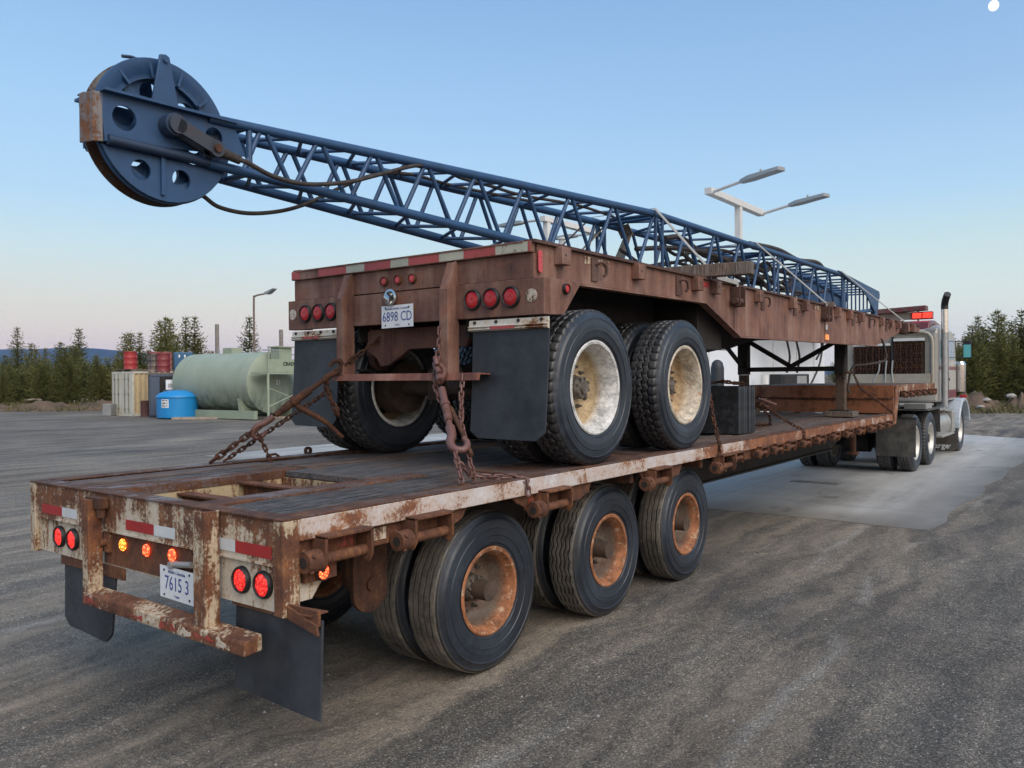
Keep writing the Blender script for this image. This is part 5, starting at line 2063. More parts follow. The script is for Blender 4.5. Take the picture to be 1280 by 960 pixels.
# ------------------------------------------------------------------ far setting
def leafmat(name, a, b_, c):
    n = N(name, 'Object')
    inf = n.t.nodes.new('ShaderNodeObjectInfo')
    v = n.noise(2.4, 4, .65)
    f = n.noise(14, 3, .6)
    k = n.math('ADD', n.math('MULTIPLY', v, .55), n.math('ADD', n.math('MULTIPLY', f, .35), n.math('MULTIPLY', inf.outputs['Random'], .16)))
    base = n.ramp(k, [(.36, a), (.52, b_), (.70, c)])
    n.b.inputs['Subsurface Weight'].default_value = 0
    return n.out(base, .8, 0, .2)
M['needles'] = leafmat('needles', (.065, .080, .028), (.165, .172, .058), (.28, .262, .092))
M['bark'] = plain('bark', (.07, .052, .04), .9, var=.4, scale=10)


def conifer(h, rad, seed, dens=1.0):
    q = random.Random(seed)
    t = MB()
    t.tube([(0, 0, 0), (q.uniform(-.05, .05), q.uniform(-.05, .05), h * .5), (q.uniform(-.05, .05), q.uniform(-.05, .05), h)], lambda s: .085 * (1 - s) + .010, 7)
    b = MB()
    z = .18
    while z < h * .98:
        u = z / h
        rr = rad * (1 - u) ** .60 * (.55 + .45 * min(1, u * 5))
        nb = q.randint(6, 9) if u < .8 else 5
        a0 = q.uniform(0, 6.28)
        for k in range(nb):
            a = a0 + 2 * PI * k / nb + q.uniform(-.25, .25)
            L = rr * q.uniform(.62, 1.15) + .05
            rise = L * (q.uniform(-.1, .22) + .55 * u)
            nt_ = max(3, int(L / .085 * dens))
            dx, dy = math.cos(a), math.sin(a)
            for j in range(nt_):
                s = (j + q.uniform(.2, 1)) / nt_
                px = dx * L * s + q.uniform(-.06, .06); py = dy * L * s + q.uniform(-.06, .06)
                pz = z + rise * s * s + q.uniform(-.05, .05)
                wv = (.11 + .12 * (1 - s)) * q.uniform(.7, 1.2)
                for m in range(3):
                    th = a + q.uniform(-1.3, 1.3)
                    ex, ey = math.cos(th) * wv, math.sin(th) * wv
                    ez = q.uniform(.00, .9) * wv
                    ux, uy = -math.sin(th) * .028, math.cos(th) * .028
                    b.add([(px + ux, py + uy, pz), (px - ux, py - uy, pz), (px + ex, py + ey, pz + ez)], [(0, 1, 2)])
                    if m == 0:
                        b.add([(px, py, pz - .03), (px, py, pz + .03), (px + ex, py + ey, pz + ez)], [(0, 1, 2)])
        z += q.uniform(.10, .16) + .04 * u
    # leader shoot
    b.add([(.02, 0, h - .1), (-.02, 0, h - .1), (0, 0, h + .22)], [(0, 1, 2)])
    b.add([(0, .02, h - .1), (0, -.02, h - .1), (0, 0, h + .22)], [(0, 1, 2)])
    tm = t.mesh('trunk'); tm.materials.append(M['bark'])
    bm_ = b.mesh('crown'); bm_.materials.append(M['needles'])
    return tm, bm_, h
TREES = [conifer(4.2, 1.75, 1), conifer(5.0, 1.55, 2), conifer(3.6, 1.85, 3), conifer(4.6, 1.35, 4), conifer(5.4, 1.1, 5, .85), conifer(3.2, 1.7, 6)]
tree_count = [0]


def tree(x, y, k, s, label, group):
    tm, cm_, h = TREES[k]
    o = thing('pine_tree', label, 'tree', (x, y, -.02), group)
    o.rotation_euler.z = rnd.uniform(0, 6.28)
    o.scale = (s * rnd.uniform(.92, 1.12), s * rnd.uniform(.92, 1.12), s)
    for nm, me in (('trunk', tm), ('crown', cm_)):
        c = bpy.data.objects.new(nm, me)
        col.objects.link(c)
        c.parent = o
    return o


def pos(px, D):
    """ground point D metres deep at a bearing given in photo columns"""
    k = (px - 640) / 1023.17
    return (2.8988 + D * (_f.x + k * _r.x), -2.2167 + D * (_f.y + k * _r.y))
q = random.Random(77)
LL = 'young green pine in the thicket beyond the dirt bank on the left'
LR = 'young dark pine in the thicket beyond the right dirt bank past the truck'
LM = 'tall spindly pine top rising behind the drums and the green tank'
for row, (D, n, s0) in enumerate(((52.5, 32, .76), (56, 30, .82), (60.5, 26, .86))):
    for i in range(n):
        px = -210 + 420 * (i + q.uniform(-.3, .3)) / n + row * 5
        x, y = pos(px, D + q.uniform(-1.5, 1.5))
        k = q.choice((0, 0, 2, 2, 5, 3, 1))
        tree(x, y, k, s0 * q.uniform(.82, 1.08), LL, 'pines on the left')
for px, D, s, k in ((22, 60, 1.06, 4), (40, 62, 1.0, 3), (57, 63, .80, 4), (76, 60, .92, 1), (99, 62, 1.06, 4), (-40, 60, 1.0, 4), (-90, 62, 1.0, 1), (89, 64, .98, 3)):
    x, y = pos(px, D)
    tree(x, y, k, s, 'taller pine rising above the left thicket against the blue hill', 'tall pines on the left')
for px, D, s, k in ((158, 50, 1.0, 3), (164, 52, .96, 1), (176, 53, .9, 4), (200, 52, 1.02, 4), (208, 50, 1.12, 1), (213, 54, 1.08, 4), (221, 52, 1.0, 3), (233, 54, 1.10, 4), (245, 54, 1.10, 4), (249, 56, 1.0, 3), (312, 56, 1.12, 4), (300, 58, .9, 2), (265, 57, .9, 0)):
    x, y = pos(px, D)
    tree(x, y, k, s, LM, 'pines behind the drums')
for row, (D, n, s0) in enumerate(((41.0, 14, .80), (43.5, 15, .88), (47, 15, .98))):
    for i in range(n):
        px = 1196 + 260 * (i + q.uniform(-.3, .3)) / n
        x, y = pos(px, D + q.uniform(-.8, .8))
        tree(x, y, q.choice((0, 2, 1, 3)), s0 * q.uniform(.85, 1.05), LR, 'pines on the right')
for px, D, s, k in ((1222, 44, .9, 4), (1247, 43.5, 1.02, 1), (1252, 45, .92, 4), (1277, 44, .96, 4), (1300, 45, 1.1, 1), (1228, 46, .95, 3)):
    x, y = pos(px, D)
    tree(x, y, k, s, 'taller pine with a pointed top in the thicket past the truck mirror', 'tall pines on the right')
for px, D, s in ((1199, 40.5, .62), (1190, 41, .7), (1206, 43, .7)):
    x, y = pos(px, D)
    tree(x, y, 4, s, 'small thin pine seen between the exhaust stack and mirror of the truck', 'thin pines by the truck mirror')
for i in range(16):
    px = 420 + 770 * i / 16
    x, y = pos(px, 58 + q.uniform(-2, 2))
    tree(x, y, q.choice((0, 2, 3)), .8 * q.uniform(.85, 1.05), 'young pine far behind the fuel island, between the two trailers', 'pines behind the fuel island')

# dirt banks along the edge of the yard
bank_m = N('bank', 'World')
_a = bank_m.noise(.9, 7, .7); _b = bank_m.noise(14, 5, .75)
bank_m.bump(bank_m.math('ADD', _a, _b), 1.0, .08)
bank = bank_m.out(bank_m.mix(bank_m.rng(_b, .45, .66, 0, .8), bank_m.ramp(_a, [(.34, (.055, .050, .022)), (.47, (.15, .095, .058)), (.6, (.21, .135, .085)), (.72, (.12, .115, .045))]), (.07, .05, .035)), .95)


def berm(px0, px1, D, wid, ht, seed):
    q = random.Random(seed)
    b = MB()
    n = 90
    prof = [(0, -.03), (.12, .10), (.28, .5), (.45, .85), (.62, 1.0), (.8, .82), (1.0, .45), (1.25, -.03)]
    vs = []
    hs = [.75 + .25 * math.sin(i * .37 + seed) + q.uniform(-.12, .12) for i in range(n + 1)]
    for i in range(n + 1):
        px = px0 + (px1 - px0) * i / n
        for a, z in prof:
            x, y = pos(px, D + a * wid + .25 * math.sin(i * .5 + seed) + q.uniform(-.12, .12))
            vs.append((x, y, -.03 + max(0, z * ht * hs[i] + (q.uniform(-.06, .06) if z > 0 else 0))))
    m = len(prof)
    fs = [(i * m + j, i * m + j + 1, (i + 1) * m + j + 1, (i + 1) * m + j) for i in range(n) for j in range(m - 1)]
    b.add(vs, fs, 0, True)
    return tag(b.build('dirt_bank', bank, origin=(0, 0, 0)), kind='structure')
berm(-260, 150, 46.8, 4.2, .62, 1)
berm(1185, 1560, 36.2, 4.0, .95, 5)
berm(150, 1190, 55, 4.0, .5, 9)
# grass and dead weeds at the foot of the banks
def weeds(name, label, spots, seed, mat, hh=(.12, .35), n=900):
    q = random.Random(seed)
    b = MB()
    for k in range(n):
        px0, px1, D0, D1 = spots
        px = q.uniform(px0, px1); D = q.uniform(D0, D1)
        x, y = pos(px, D)
        z0 = .0 + max(0, (D - D0) / (D1 - D0)) * .35
        for m in range(3):
            a = q.uniform(0, 6.28); h = q.uniform(*hh)
            dx, dy = math.cos(a) * .03, math.sin(a) * .03
            lx, ly = q.uniform(-.14, .14), q.uniform(-.14, .14)
            b.add([(x - dx, y - dy, z0), (x + dx, y + dy, z0), (x + lx, y + ly, z0 + h)], [(0, 1, 2)])
    return tag(b.build(name, mat, origin=(0, 0, 0)), label, name, kind='stuff')
dry = plain('dry_grass', (.13, .115, .05), .9, var=.5, scale=2, bump=0)
weeds('dry_grass', 'dry yellow grass along the dirt bank on the right', (1205, 1500, 36.0, 38.8), 2, dry, (.08, .26), 1500)
weeds('weeds', 'low brown weeds along the dirt bank on the left', (-200, 150, 47.0, 51.5), 3, dry, (.1, .32), 1300)


def boulder(px, D, s, lab, z=.25):
    q = random.Random(int(px))
    bm = bmesh.new()
    bmesh.ops.create_icosphere(bm, subdivisions=3, radius=s)
    from mathutils import noise as mn
    for v in bm.verts:
        k = 1 + .35 * mn.noise(v.co * (1.6 / s) + Vector((px, 0, 0)))
        v.co = Vector((v.co.x * k * 1.2, v.co.y * k, v.co.z * k * .62))
    me = bpy.data.meshes.new('boulder')
    bm.to_mesh(me); bm.free()
    me.materials.append(rock)
    x, y = pos(px, D)
    tag(link('boulder', me, None, (x, y, z)), lab, 'boulder', None)
rock = plain('rock', (.34, .31, .28), .85, var=.25, scale=5, bump=.4)
boulder(1226, 36.8, .13, 'pale boulder on the right dirt bank, lower left of the three', .26)
boulder(1233, 37.5, .15, 'pale boulder on the right dirt bank, middle one just above the lowest', .55)
boulder(1264, 38.2, .19, 'pale boulder on the right dirt bank, rightmost of the three', .70)
# pale flowering bush and dead log on the left bank
b = MB()
q = random.Random(8)
bx, by = pos(114, 51.5)
for k in range(700):
    a = q.uniform(0, 6.28); r = abs(q.gauss(0, .55)); z = .30 + abs(q.gauss(.28, .22)) * max(.1, 1 - r / 1.6)
    x = bx + math.cos(a) * r * 1.3; y = by + math.sin(a) * r
    s = q.uniform(.03, .075)
    t = q.uniform(0, 6.28)
    b.add([(x, y, z), (x + math.cos(t) * s, y + math.sin(t) * s, z + s * q.uniform(.3, 1)), (x - math.sin(t) * s, y + math.cos(t) * s, z + s * q.uniform(0, 1))], [(0, 1, 2)], 0 if q.random() < .45 else 1)
tag(b.build('flowering_bush', [plain('blossom', (.42, .44, .40), .9, var=.2, bump=0), 'needles']), 'pale grey flowering bush on the left dirt bank beside the containers', 'bush')
lx, ly = pos(30, 50.2); lx2, ly2 = pos(52, 50.6)
b = MB()
b.tube([(lx, ly, .58), ((lx + lx2) / 2, (ly + ly2) / 2, .64), (lx2, ly2, .60)], .06, 8)
tag(b.build('log', plain('log_wood', (.30, .25, .2), .9)), 'bare pale log lying on the left dirt bank in front of the pines', 'log')

# blue hills with late snow
hm = N('hill', 'World')
_n = hm.noise(.0022, 8, .62)
_x, _y, _z = hm.xyz()
_s = hm.rng(hm.math('ADD', _z, hm.math('MULTIPLY', _n, 190)), 355, 385)
hill_m = hm.out(hm.mix(_s, hm.ramp(_n, [(.35, (.022, .036, .040)), (.6, (.038, .058, .062))]), (.40, .42, .48)), 1.0, 0, .0)
b = MB()
vs = []
n = 160
q = random.Random(14)
from mathutils import noise as mn
for i in range(n + 1):
    px = -900 + 2600 * i / n
    top = 272 + 26 * mn.noise((px * .006, 0, 0)) + 14 * mn.noise((px * .03, 3, 0)) + 5 * mn.noise((px * .11, 3, 0))
    if px < 70: top += 22 * min(1, (70 - px) / 180)
    if px > 120: top -= min(230, (px - 120) * .55)
    for j in range(9):
        s = j / 8
        x, y = pos(px, 5200 + 2600 * s)
        z = -30 + (top + 30) * (1 - (1 - min(1, s * 1.35)) ** 1.6 if s < .75 else 1 - .25 * (s - .75)) + (18 * mn.noise((px * .02, s * 6, 1)) if 0 < j < 6 else 0)
        vs.append((x, y, z))
fs = [(i * 9 + j, i * 9 + j + 1, (i + 1) * 9 + j + 1, (i + 1) * 9 + j) for i in range(n) for j in range(8)]
b.add(vs, fs, 0, True)
tag(b.build('hills', hill_m, origin=(0, 0, 0)), kind='structure')

# moon
bm = bmesh.new()
bmesh.ops.create_uvsphere(bm, u_segments=48, v_segments=24, radius=19)
me = bpy.data.meshes.new('moon')
bm.to_mesh(me); bm.free()
for p in me.polygons: p.use_smooth = True
mn_ = N('moon')
_c = mn_.noise(.09, 4, .6)
mn_.b.inputs['Emission Strength'].default_value = 1.0
mn_.link(mn_.mix(mn_.rng(_c, .35, .65), (.80, .80, .80), (1.0, .99, .97)), mn_.b.inputs['Emission Color'])
me.materials.append(mn_.out((.05, .05, .05), 1))
mo = tag(link('moon', me, None, (-396.0, 3471.1, 1349.2)), kind='structure')
mo.scale = (.92, 1, 1)

# ------------------------------------------------------------------ fuel island behind the trailers
white_tank = plain('white_tank', (.70, .72, .75), .5, .0, var=.05, scale=2, bump=.02, dust=(.55, .55, .55), dustamt=.25)
tk = thing('fuel_storage_tank', 'big white rectangular fuel storage tank behind the trailers, with hoses hanging in front', 'fuel tank', (-8.3, 24, 0))
b = MB()
b.box(-9.6, -6.62, 17.6, 30.6, .5, 3.15)
b.build('tank_body', white_tank, tk, bevel=.03)
b = MB()
for y in (18.2, 22, 26, 30):
    b.box(-9.4, -6.8, y, y + .25, 0, .498)
b.build('skid', 'galv', tk)
for y in (19.6, 21.8, 24.8, 27.2, 29.2):
    b = MB()
    b.box(-6.618, -6.60, y, y + .04, .52, 3.12)
    b.build('panel_seam', 'light_pole', tk)
sg = MB()
sg.box(-6.618, -6.612, 19.95, 20.75, 1.55, 2.05)
so = sg.build('sign_panel', white_tank, tk)
for k, (yy, zz, s, d) in enumerate(((20.2, 1.98, .28, 0), (20.2, 1.90, .34, 0), (20.15, 1.80, .12, 1), (20.3, 1.74, .10, 1), (20.22, 1.66, .2, 0), (20.5, 1.80, .10, 1))):
    b = MB()
    if d:
        b.cyl((-6.611, yy, zz), (-6.606, yy, zz), s * .5, n=14)
    else:
        b.box(-6.611, -6.607, yy - s / 2, yy + s / 2, zz - .02, zz + .02)
    b.build('pictogram', 'under', so)
dp = thing('fuel_dispenser', 'black fuel dispenser box with a grey display behind the gooseneck', 'fuel pump', (-6.0, 24.9, 0))
b = MB()
b.box(-6.35, -5.95, 23.7, 26.5, .1, 1.80)
b.build('cabinet', 'black', dp, bevel=.02)
b = MB()
b.box(-5.948, -5.94, 25.2, 26.2, 1.42, 1.74)
b.build('display', 'galv', dp)
b = MB()
b.box(-5.948, -5.94, 23.9, 24.9, 1.45, 1.72)
b.build('keypad', 'under', dp)
b = MB()
b.cyl((-6.2, 22.9, .1), (-6.2, 22.9, 1.78), .12, n=14)
tag(b.build('bollard', 'light_pole'), 'white bollard just left of the black fuel dispenser', 'bollard')
q = random.Random(40)
for i, (ya, za, yb, zb) in enumerate(((23.6, 3.3, 24.2, 1.85), (24.5, 3.3, 25.2, 1.85), (27.4, 3.4, 27.3, 2.3), (28.0, 3.4, 26.6, 1.4))):
    b = MB()
    b.tube(smooth_path([(-5.85, ya, za), (-5.80, (ya * 2 + yb) / 3, (za * 2 + zb) / 3), (-5.82, (ya + 2 * yb) / 3 + .1, (za + 2 * zb) / 3), (-5.95, yb, zb)], 5), .035, 8)
    tag(b.build('fuel_hose', 'black'), ['black fuel hose, leftmost of the four in front of the white tank', 'black fuel hose, second from the left in front of the white tank', 'short black fuel hose, third from the left in front of the white tank', 'black fuel hose, rightmost of the four in front of the white tank'][i], 'hose')
b = MB()
b.box(-6.3, -5.6, 22.5, 29.5, 3.30, 3.42)
b.box(-6.55, -6.30, 23, 23.15, 3.0, 3.42)
b.box(-6.55, -6.30, 29, 29.15, 3.0, 3.42)
tag(b.build('hose_rail', 'galv'), 'steel rail on the white tank from which the fuel hoses hang', 'hose rail')
b = MB()
b.lathe([(0, .0001), (0, .16), (1.95, .16), (2.08, .13), (2.14, .07), (2.16, .0001)], 24, (-5.15, 16.75, .004), 'Z')
b.build
tag(b.build('bollard', plain('bollard_dark', (.022, .025, .03), .6)), 'dark round-topped bollard between the tandem wheels and the landing leg', 'bollard')


# pole lamps
def pole_lamp(x, y0, y1, yp, z, heads, label, sx):
    t = thing('pole_lamp', label, 'street lamp', (x, yp, 0), 'double pole lamps over the fuel island')
    b = MB()
    b.box(x - .11, x + .11, yp - .11, yp + .11, .006, z - .09)
    b.build('pole', 'light_pole', t, bevel=.01)
    b = MB()
    b.box(x - .13, x + .13, y0, y1, z - .09, z + .13)
    b.build('crossbeam', 'light_pole', t, bevel=.01)
    for y in heads:
        b = MB()
        b.tube(smooth_path([(x, y, z - .02), (x + sx * .25, y, z), (x + sx * 1.3, y - sx * .35, z + .10)], 5), .055, 10)
        b.build('arm', 'light_pole', t)
        b = MB()
        xa, xb = x + sx * 1.25, x + sx * 2.75
        ya, yb = y - sx * .33, y - sx * .85
        d = Vector((xb - xa, yb - ya, 0)).normalized(); s = Vector((-d.y, d.x, 0))
        def P(u, w_, zz): return Vector((xa, ya, 0)) + Vector((xb - xa, yb - ya, 0)) * u + s * w_ + Vector((0, 0, zz))
        vs = [P(0, -.10, z + .03), P(0, .10, z + .03), P(.25, .20, z + .05), P(1, .19, z + .12), P(1, -.19, z + .12), P(.25, -.20, z + .05),
              P(0, -.09, z + .15), P(0, .09, z + .15), P(.25, .18, z + .20), P(1, .16, z + .24), P(1, -.16, z + .24), P(.25, -.18, z + .20)]
        b.add(vs, [(0, 1, 2, 3, 4, 5), (11, 10, 9, 8, 7, 6)] + [(i, i + 6, (i + 1) % 6 + 6, (i + 1) % 6) for i in range(6)])
        h = b.build('lamp_head', 'lamp_grey', t, bevel=.01)
        b = MB()
        b.cyl(P(.5, 0, z + .215), P(.5, 0, z + .32), .04, n=10)
        b.build('photocell', 'galv', h)
pole_lamp(-8.48, 23.9, 28.9, 26.6, 8.0, (24.0, 28.75), 'tall white double pole lamp rising above the boom on the right', 1)
pole_lamp(-15.3, 23.9, 28.3, 24.2, 7.9, (24.0, 28.0), 'white double pole lamp half hidden behind the boom near the brown trailer rear', -1)
b = MB()
b.cyl((-16.2, 26.6, 0), (-16.2, 26.6, 7.55), .13, n=16)
b.cyl((-16.2, 26.6, 7.55), (-16.2, 26.6, 7.64), .19, n=16)
tag(b.build('vent_pipe', 'light_pole'), 'white capped vent pipe seen through the boom beside the left double lamp', 'pipe')

# thin lamp post by the green tank
t = thing('lamp_post', 'thin tapered lamp post with one curved arm beside the green tank', 'street lamp', (-29.55, 20.9, 0))
b = MB()
b.tube(smooth_path([(-29.55, 20.9, 0), (-29.55, 20.9, 3), (-29.55, 20.9, 5.4), (-29.50, 20.94, 5.62), (-29.3, 21.1, 5.70), (-29.1, 21.25, 5.74)], 5), lambda u: .055 - .02 * u, 10)
b.build('post', plain('post_brown', (.16, .115, .10), .7), t)
b = MB()
b.prism([(-29.15, 5.72), (-29.05, 5.70), (-28.85, 5.74), (-28.52, 5.90), (-28.50, 5.95), (-28.8, 5.88), (-29.15, 5.80)], 'Y', 21.16, 21.42)
b.build('lamp_head', 'lamp_grey', t, bevel=.01)
for (px, D, ht, lab) in ((272, 42, 4.60, 'grey wooden post behind the green tank, left of the lamp post'), (352, 42, 4.30, 'grey wooden post behind the green tank, just left of the brown trailer')):
    x, y = pos(px, D)
    b = MB()
    b.cyl((x, y, 0), (x, y, ht), .12, .10, n=12)
    tag(b.build('wooden_post', plain('grey_post' + str(px), (.21, .185, .165), .9, var=.3)), lab, 'post')

# ------------------------------------------------------------------ left yard: containers, drums, tanks
e1 = Vector((.798, .603)); e2 = Vector((-.603, .798))


def container(name, label, corner, ax, wx, wy, h, mats, doors=True):
    """corner = near ground corner; door end runs along ay to the left, long side along ax to the right"""
    ax = Vector(ax).normalized(); ay = Vector((-ax.y, ax.x))
    c = Vector(corner)
    t = thing(name, label, 'container', (*(c + ax * wx / 2 + ay * wy / 2), 0))
    def P(u, v, z):
        p = c + ax * u + ay * v
        return (p.x, p.y, z)
    b = MB()
    # corrugated long side as a folded sheet with the other walls plain
    n = 9
    prof = []
    for i in range(n):
        u0 = wx * i / n
        st = wx / n
        prof += [(u0, 0.0), (u0 + st * .35, 0.0), (u0 + st * .5, .035), (u0 + st * .85, .035)]
    prof.append((wx, 0))
    ring = prof + [(wx, wy), (0.0, wy)]
    m = len(ring)
    vs = [P(u, v, .1) for u, v in ring] + [P(u, v, h) for u, v in ring]
    b.add(vs, [(i, (i + 1) % m, (i + 1) % m + m, i + m) for i in range(m)] + [tuple(range(m, 2 * m))])
    b.build('shell', mats[0], t)
    f = MB()
    for (u0, u1, v0, v1, z0, z1) in ((-.03, .05, -.03, .05, 0, h + .02), (wx - .05, wx + .03, -.03, .05, 0, h + .02), (-.03, .05, wy - .05, wy + .03, 0, h + .02),
                                   (-.03, wx + .03, -.025, .045, h - .06, h + .03), (-.03, wx + .03, -.025, .045, .0, .12), (-.035, .04, -.03, wy + .03, h - .06, h + .03), (-.035, .04, -.03, wy + .03, .0, .12)):
        vs = [P(u, v, z) for u in (u0, u1) for v in (v0, v1) for z in (z0, z1)]
        f.add(vs, [(0, 1, 3, 2), (4, 6, 7, 5), (0, 4, 5, 1), (2, 3, 7, 6), (0, 2, 6, 4), (1, 5, 7, 3)])
    f.build('frame', mats[1], t)
    if doors:
        for k in range(2):
            v0 = wy * k / 2 + .05; v1 = wy * (k + 1) / 2 - .01
            d = MB()
            vs = [P(u, v, z) for u in (-.03, -.005) for v in (v0, v1) for z in (.13, h - .07)]
            d.add(vs, [(0, 1, 3, 2), (4, 6, 7, 5), (0, 4, 5, 1), (2, 3, 7, 6), (0, 2, 6, 4), (1, 5, 7, 3)])
            do = d.build('door', mats[2], t)
            for s in (.3, .7):
                r = MB()
                v = v0 + (v1 - v0) * s
                r.cyl(P(-.06, v, .15), P(-.06, v, h - .08), .022, n=8)
                for z in (.35, h * .5, h - .35):
                    r.cyl(P(-.06, v - .07, z), P(-.06, v + .07, z), .03, n=6)
                r.build('lock_rod', mats[3], do)
    return t
cream_c = rusty_paint('container_cream', (.66, .63, .52), .16, streak=(7, 7, .8), bright=.9)
tan_c = rusty_paint('container_tan', (.60, .46, .26), .20, streak=(7, 7, .8), bright=1.0)
blue_c = rusty_paint('container_blue', (.060, .085, .13), .24, bright=.5, stain=(.06, .07, .09))
rodm = plain('rod_grey', (.24, .235, .20), .6, .3)
ax1 = e1 * .64 + e2 * .77
container('shipping_container', 'cream mini container with lock rods and a tan corrugated side, red drums on top', pos(166, 40.2), ax1, 2.4, 2.15, 2.17, (tan_c, cream_c, cream_c, rodm))
ax2 = e1 * .90 + e2 * .43
bc = container('shipping_container', 'dark blue mini container behind the blue round tank, drums and tote on top', pos(187, 38.6), ax2, 1.75, 1.4, 2.0, (blue_c, blue_c, blue_c, rodm), doors=False)
c2 = Vector(pos(187, 38.55)); a2 = ax2.normalized(); n2 = Vector((-a2.y, a2.x))
def P2(u, v, z): return tuple(c2 + a2 * u + n2 * v) + (z,)
def blk2(b, u0, u1, v0, v1, z0, z1):
    vs = [P2(u, v, z) for u in (u0, u1) for v in (v0, v1) for z in (z0, z1)]
    b.add(vs, [(0, 1, 3, 2), (4, 6, 7, 5), (0, 4, 5, 1), (2, 3, 7, 6), (0, 2, 6, 4), (1, 5, 7, 3)])
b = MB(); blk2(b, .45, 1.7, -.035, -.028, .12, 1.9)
b.build('doorway_shade', 'under', bc)  # flat dark sheet standing in for the shaded opening, no hole cut
b = MB(); blk2(b, .03, .43, -.07, -.035, .1, 1.92)
b.build('door', blue_c, bc)
b = MB(); blk2(b, .68, 1.25, -.62, -.2, 1.32, 1.78)
o = b.build('control_cabinet', white_tank)
tag(o, 'white control cabinet standing on the dark green bin in front of the blue container', 'cabinet')
b = MB(); blk2(b, .76, 1.17, -.626, -.621, 1.40, 1.60)
b.build('control_panel', 'galv', o)
b = MB(); blk2(b, .55, 1.55, -.7, -.1, 0, 1.31)
tag(b.build('bin', plain('bin_green', (.018, .04, .035), .5), bevel=.02), 'dark green bin between the blue round tank and the blue container', 'bin')


def drum(x, y, z, mat, label, group=None, r=.29, h=.88):
    b = MB()
    pr = [(0, .0001), (0, r * .93), (.0, r), (.02, r * 1.02), (.03, r), (h * .33 - .02, r), (h * .33, r * 1.035), (h * .33 + .02, r), (h * .66 - .02, r), (h * .66, r * 1.035), (h * .66 + .02, r), (h - .03, r), (h - .02, r * 1.02), (h, r), (h, r * .93), (h - .02, r * .9), (h - .02, .0001)]
    b.lathe(pr, 28, (x, y, z), 'Z')
    d = b.build('drum', mat)
    tag(d, label, 'drum', group)
    g = MB()
    g.cyl((x + r * .5, y, z + h - .02), (x + r * .5, y, z + h + .01), .03, n=10)
    g.build('bung', 'galv', d)
    return d
red_d = rusty_paint('drum_red', (.40, .028, .030), .30, bright=.7, stain=(.30, .05, .04))
red_p = rusty_paint('drum_faded', (.34, .075, .075), .34, bright=.7, stain=(.34, .15, .12))
mar_d = rusty_paint('drum_maroon', (.22, .026, .032), .34, bright=.5, stain=(.2, .05, .05))
nav_d = rusty_paint('drum_navy', (.018, .026, .055), .28, bright=.4)
tot_b = plain('tote_blue', (.025, .10, .20), .5, var=.15)
c1 = Vector(pos(166, 40.2)); a1 = ax1.normalized(); n1 = Vector((-a1.y, a1.x))
def P1(u, v): return c1 + a1 * u + n1 * v
# pallets
def pallet(c, a, n, u0, u1, v0, v1, z, label):
    b = MB()
    def bb(x0, x1, y0, y1, z0, z1):
        vs = [tuple(c + a * u + n * v) + (zz,) for u in (x0, x1) for v in (y0, y1) for zz in (z0, z1)]
        b.add(vs, [(0, 1, 3, 2), (4, 6, 7, 5), (0, 4, 5, 1), (2, 3, 7, 6), (0, 2, 6, 4), (1, 5, 7, 3)])
    for k in range(3):
        v = v0 + (v1 - v0 - .09) * k / 2
        bb(u0, u1, v, v + .09, z, z + .09)
    m = 7
    for k in range(m):
        u = u0 + (u1 - u0 - .1) * k / (m - 1)
        bb(u, u + .1, v0, v1, z + .0905, z + .115)
    tag(b.build('pallet', 'timber'), label, 'pallet')
pallet(c1, a1, n1, -.02, 1.05, .1, 1.9, 2.205, 'wooden pallet on the cream container under the bright red drum')
pallet(c1, a1, n1, 1.15, 2.3, .1, 1.9, 2.205, 'wooden pallet on the cream container under the faded red drums')
pallet(Vector(pos(187, 38.6)), a2, n2, .0, 1.7, .0, 1.2, 2.035, 'wooden pallet on the blue container under the maroon drum')
for u, v, m, lab in ((.30, .9, red_d, 'bright red drum on the cream container, leftmost drum'), (.62, 1.45, red_d, 'red drum mostly hidden behind the leftmost bright red drum'),
                     (1.40, .55, red_p, 'faded red drum on the cream container, left one of the middle pair'), (1.95, .50, red_p, 'faded pinkish drum on the cream container, right one of the middle pair')):
    p = P1(u, v)
    drum(p.x, p.y, 2.322, m, lab)
for u, v, m, lab in ((.24, .95, nav_d, 'dark navy drum on the blue container, behind the maroon drum'), (.62, .45, mar_d, 'maroon drum on the blue container')):
    p = Vector(pos(187, 38.6)) + a2 * u + n2 * v
    drum(p.x, p.y, 2.152, m, lab, r=.30, h=.90)
b = MB(); blk2(b, 1.1, 1.95, .4, 1.25, 2.152, 3.1)
o = b.build('tote', tot_b, bevel=.04)
tag(o, 'blue square tote on the blue container, half hidden by the green tank', 'tote')
for k, u in enumerate((1.3, 1.55)):
    b = MB(); blk2(b, u, u + .07, .394, .399, 2.85, 2.98)
    b.build('label', white_tank, o)
b = MB(); p = pos(182, 39.6)
b.lathe([(0, .0001), (0, .24), (.74, .24), (.76, .25), (.78, .24), (.78, .0001)], 20, (p[0], p[1], 0), 'Z')
tag(b.build('barrel', plain('barrel_brown', (.10, .045, .04), .7)), 'dark brown barrel on the ground in front of the tan container side', 'barrel')
p = pos(136.5, 41)
b = MB()
b.obox(p, e1, e2, .21, .3, 0, .60)
tag(b.build('concrete_block', plain('block_grey', (.24, .24, .24), .9, var=.2), bevel=.03), 'grey concrete block beside the left side of the cream container', 'block')

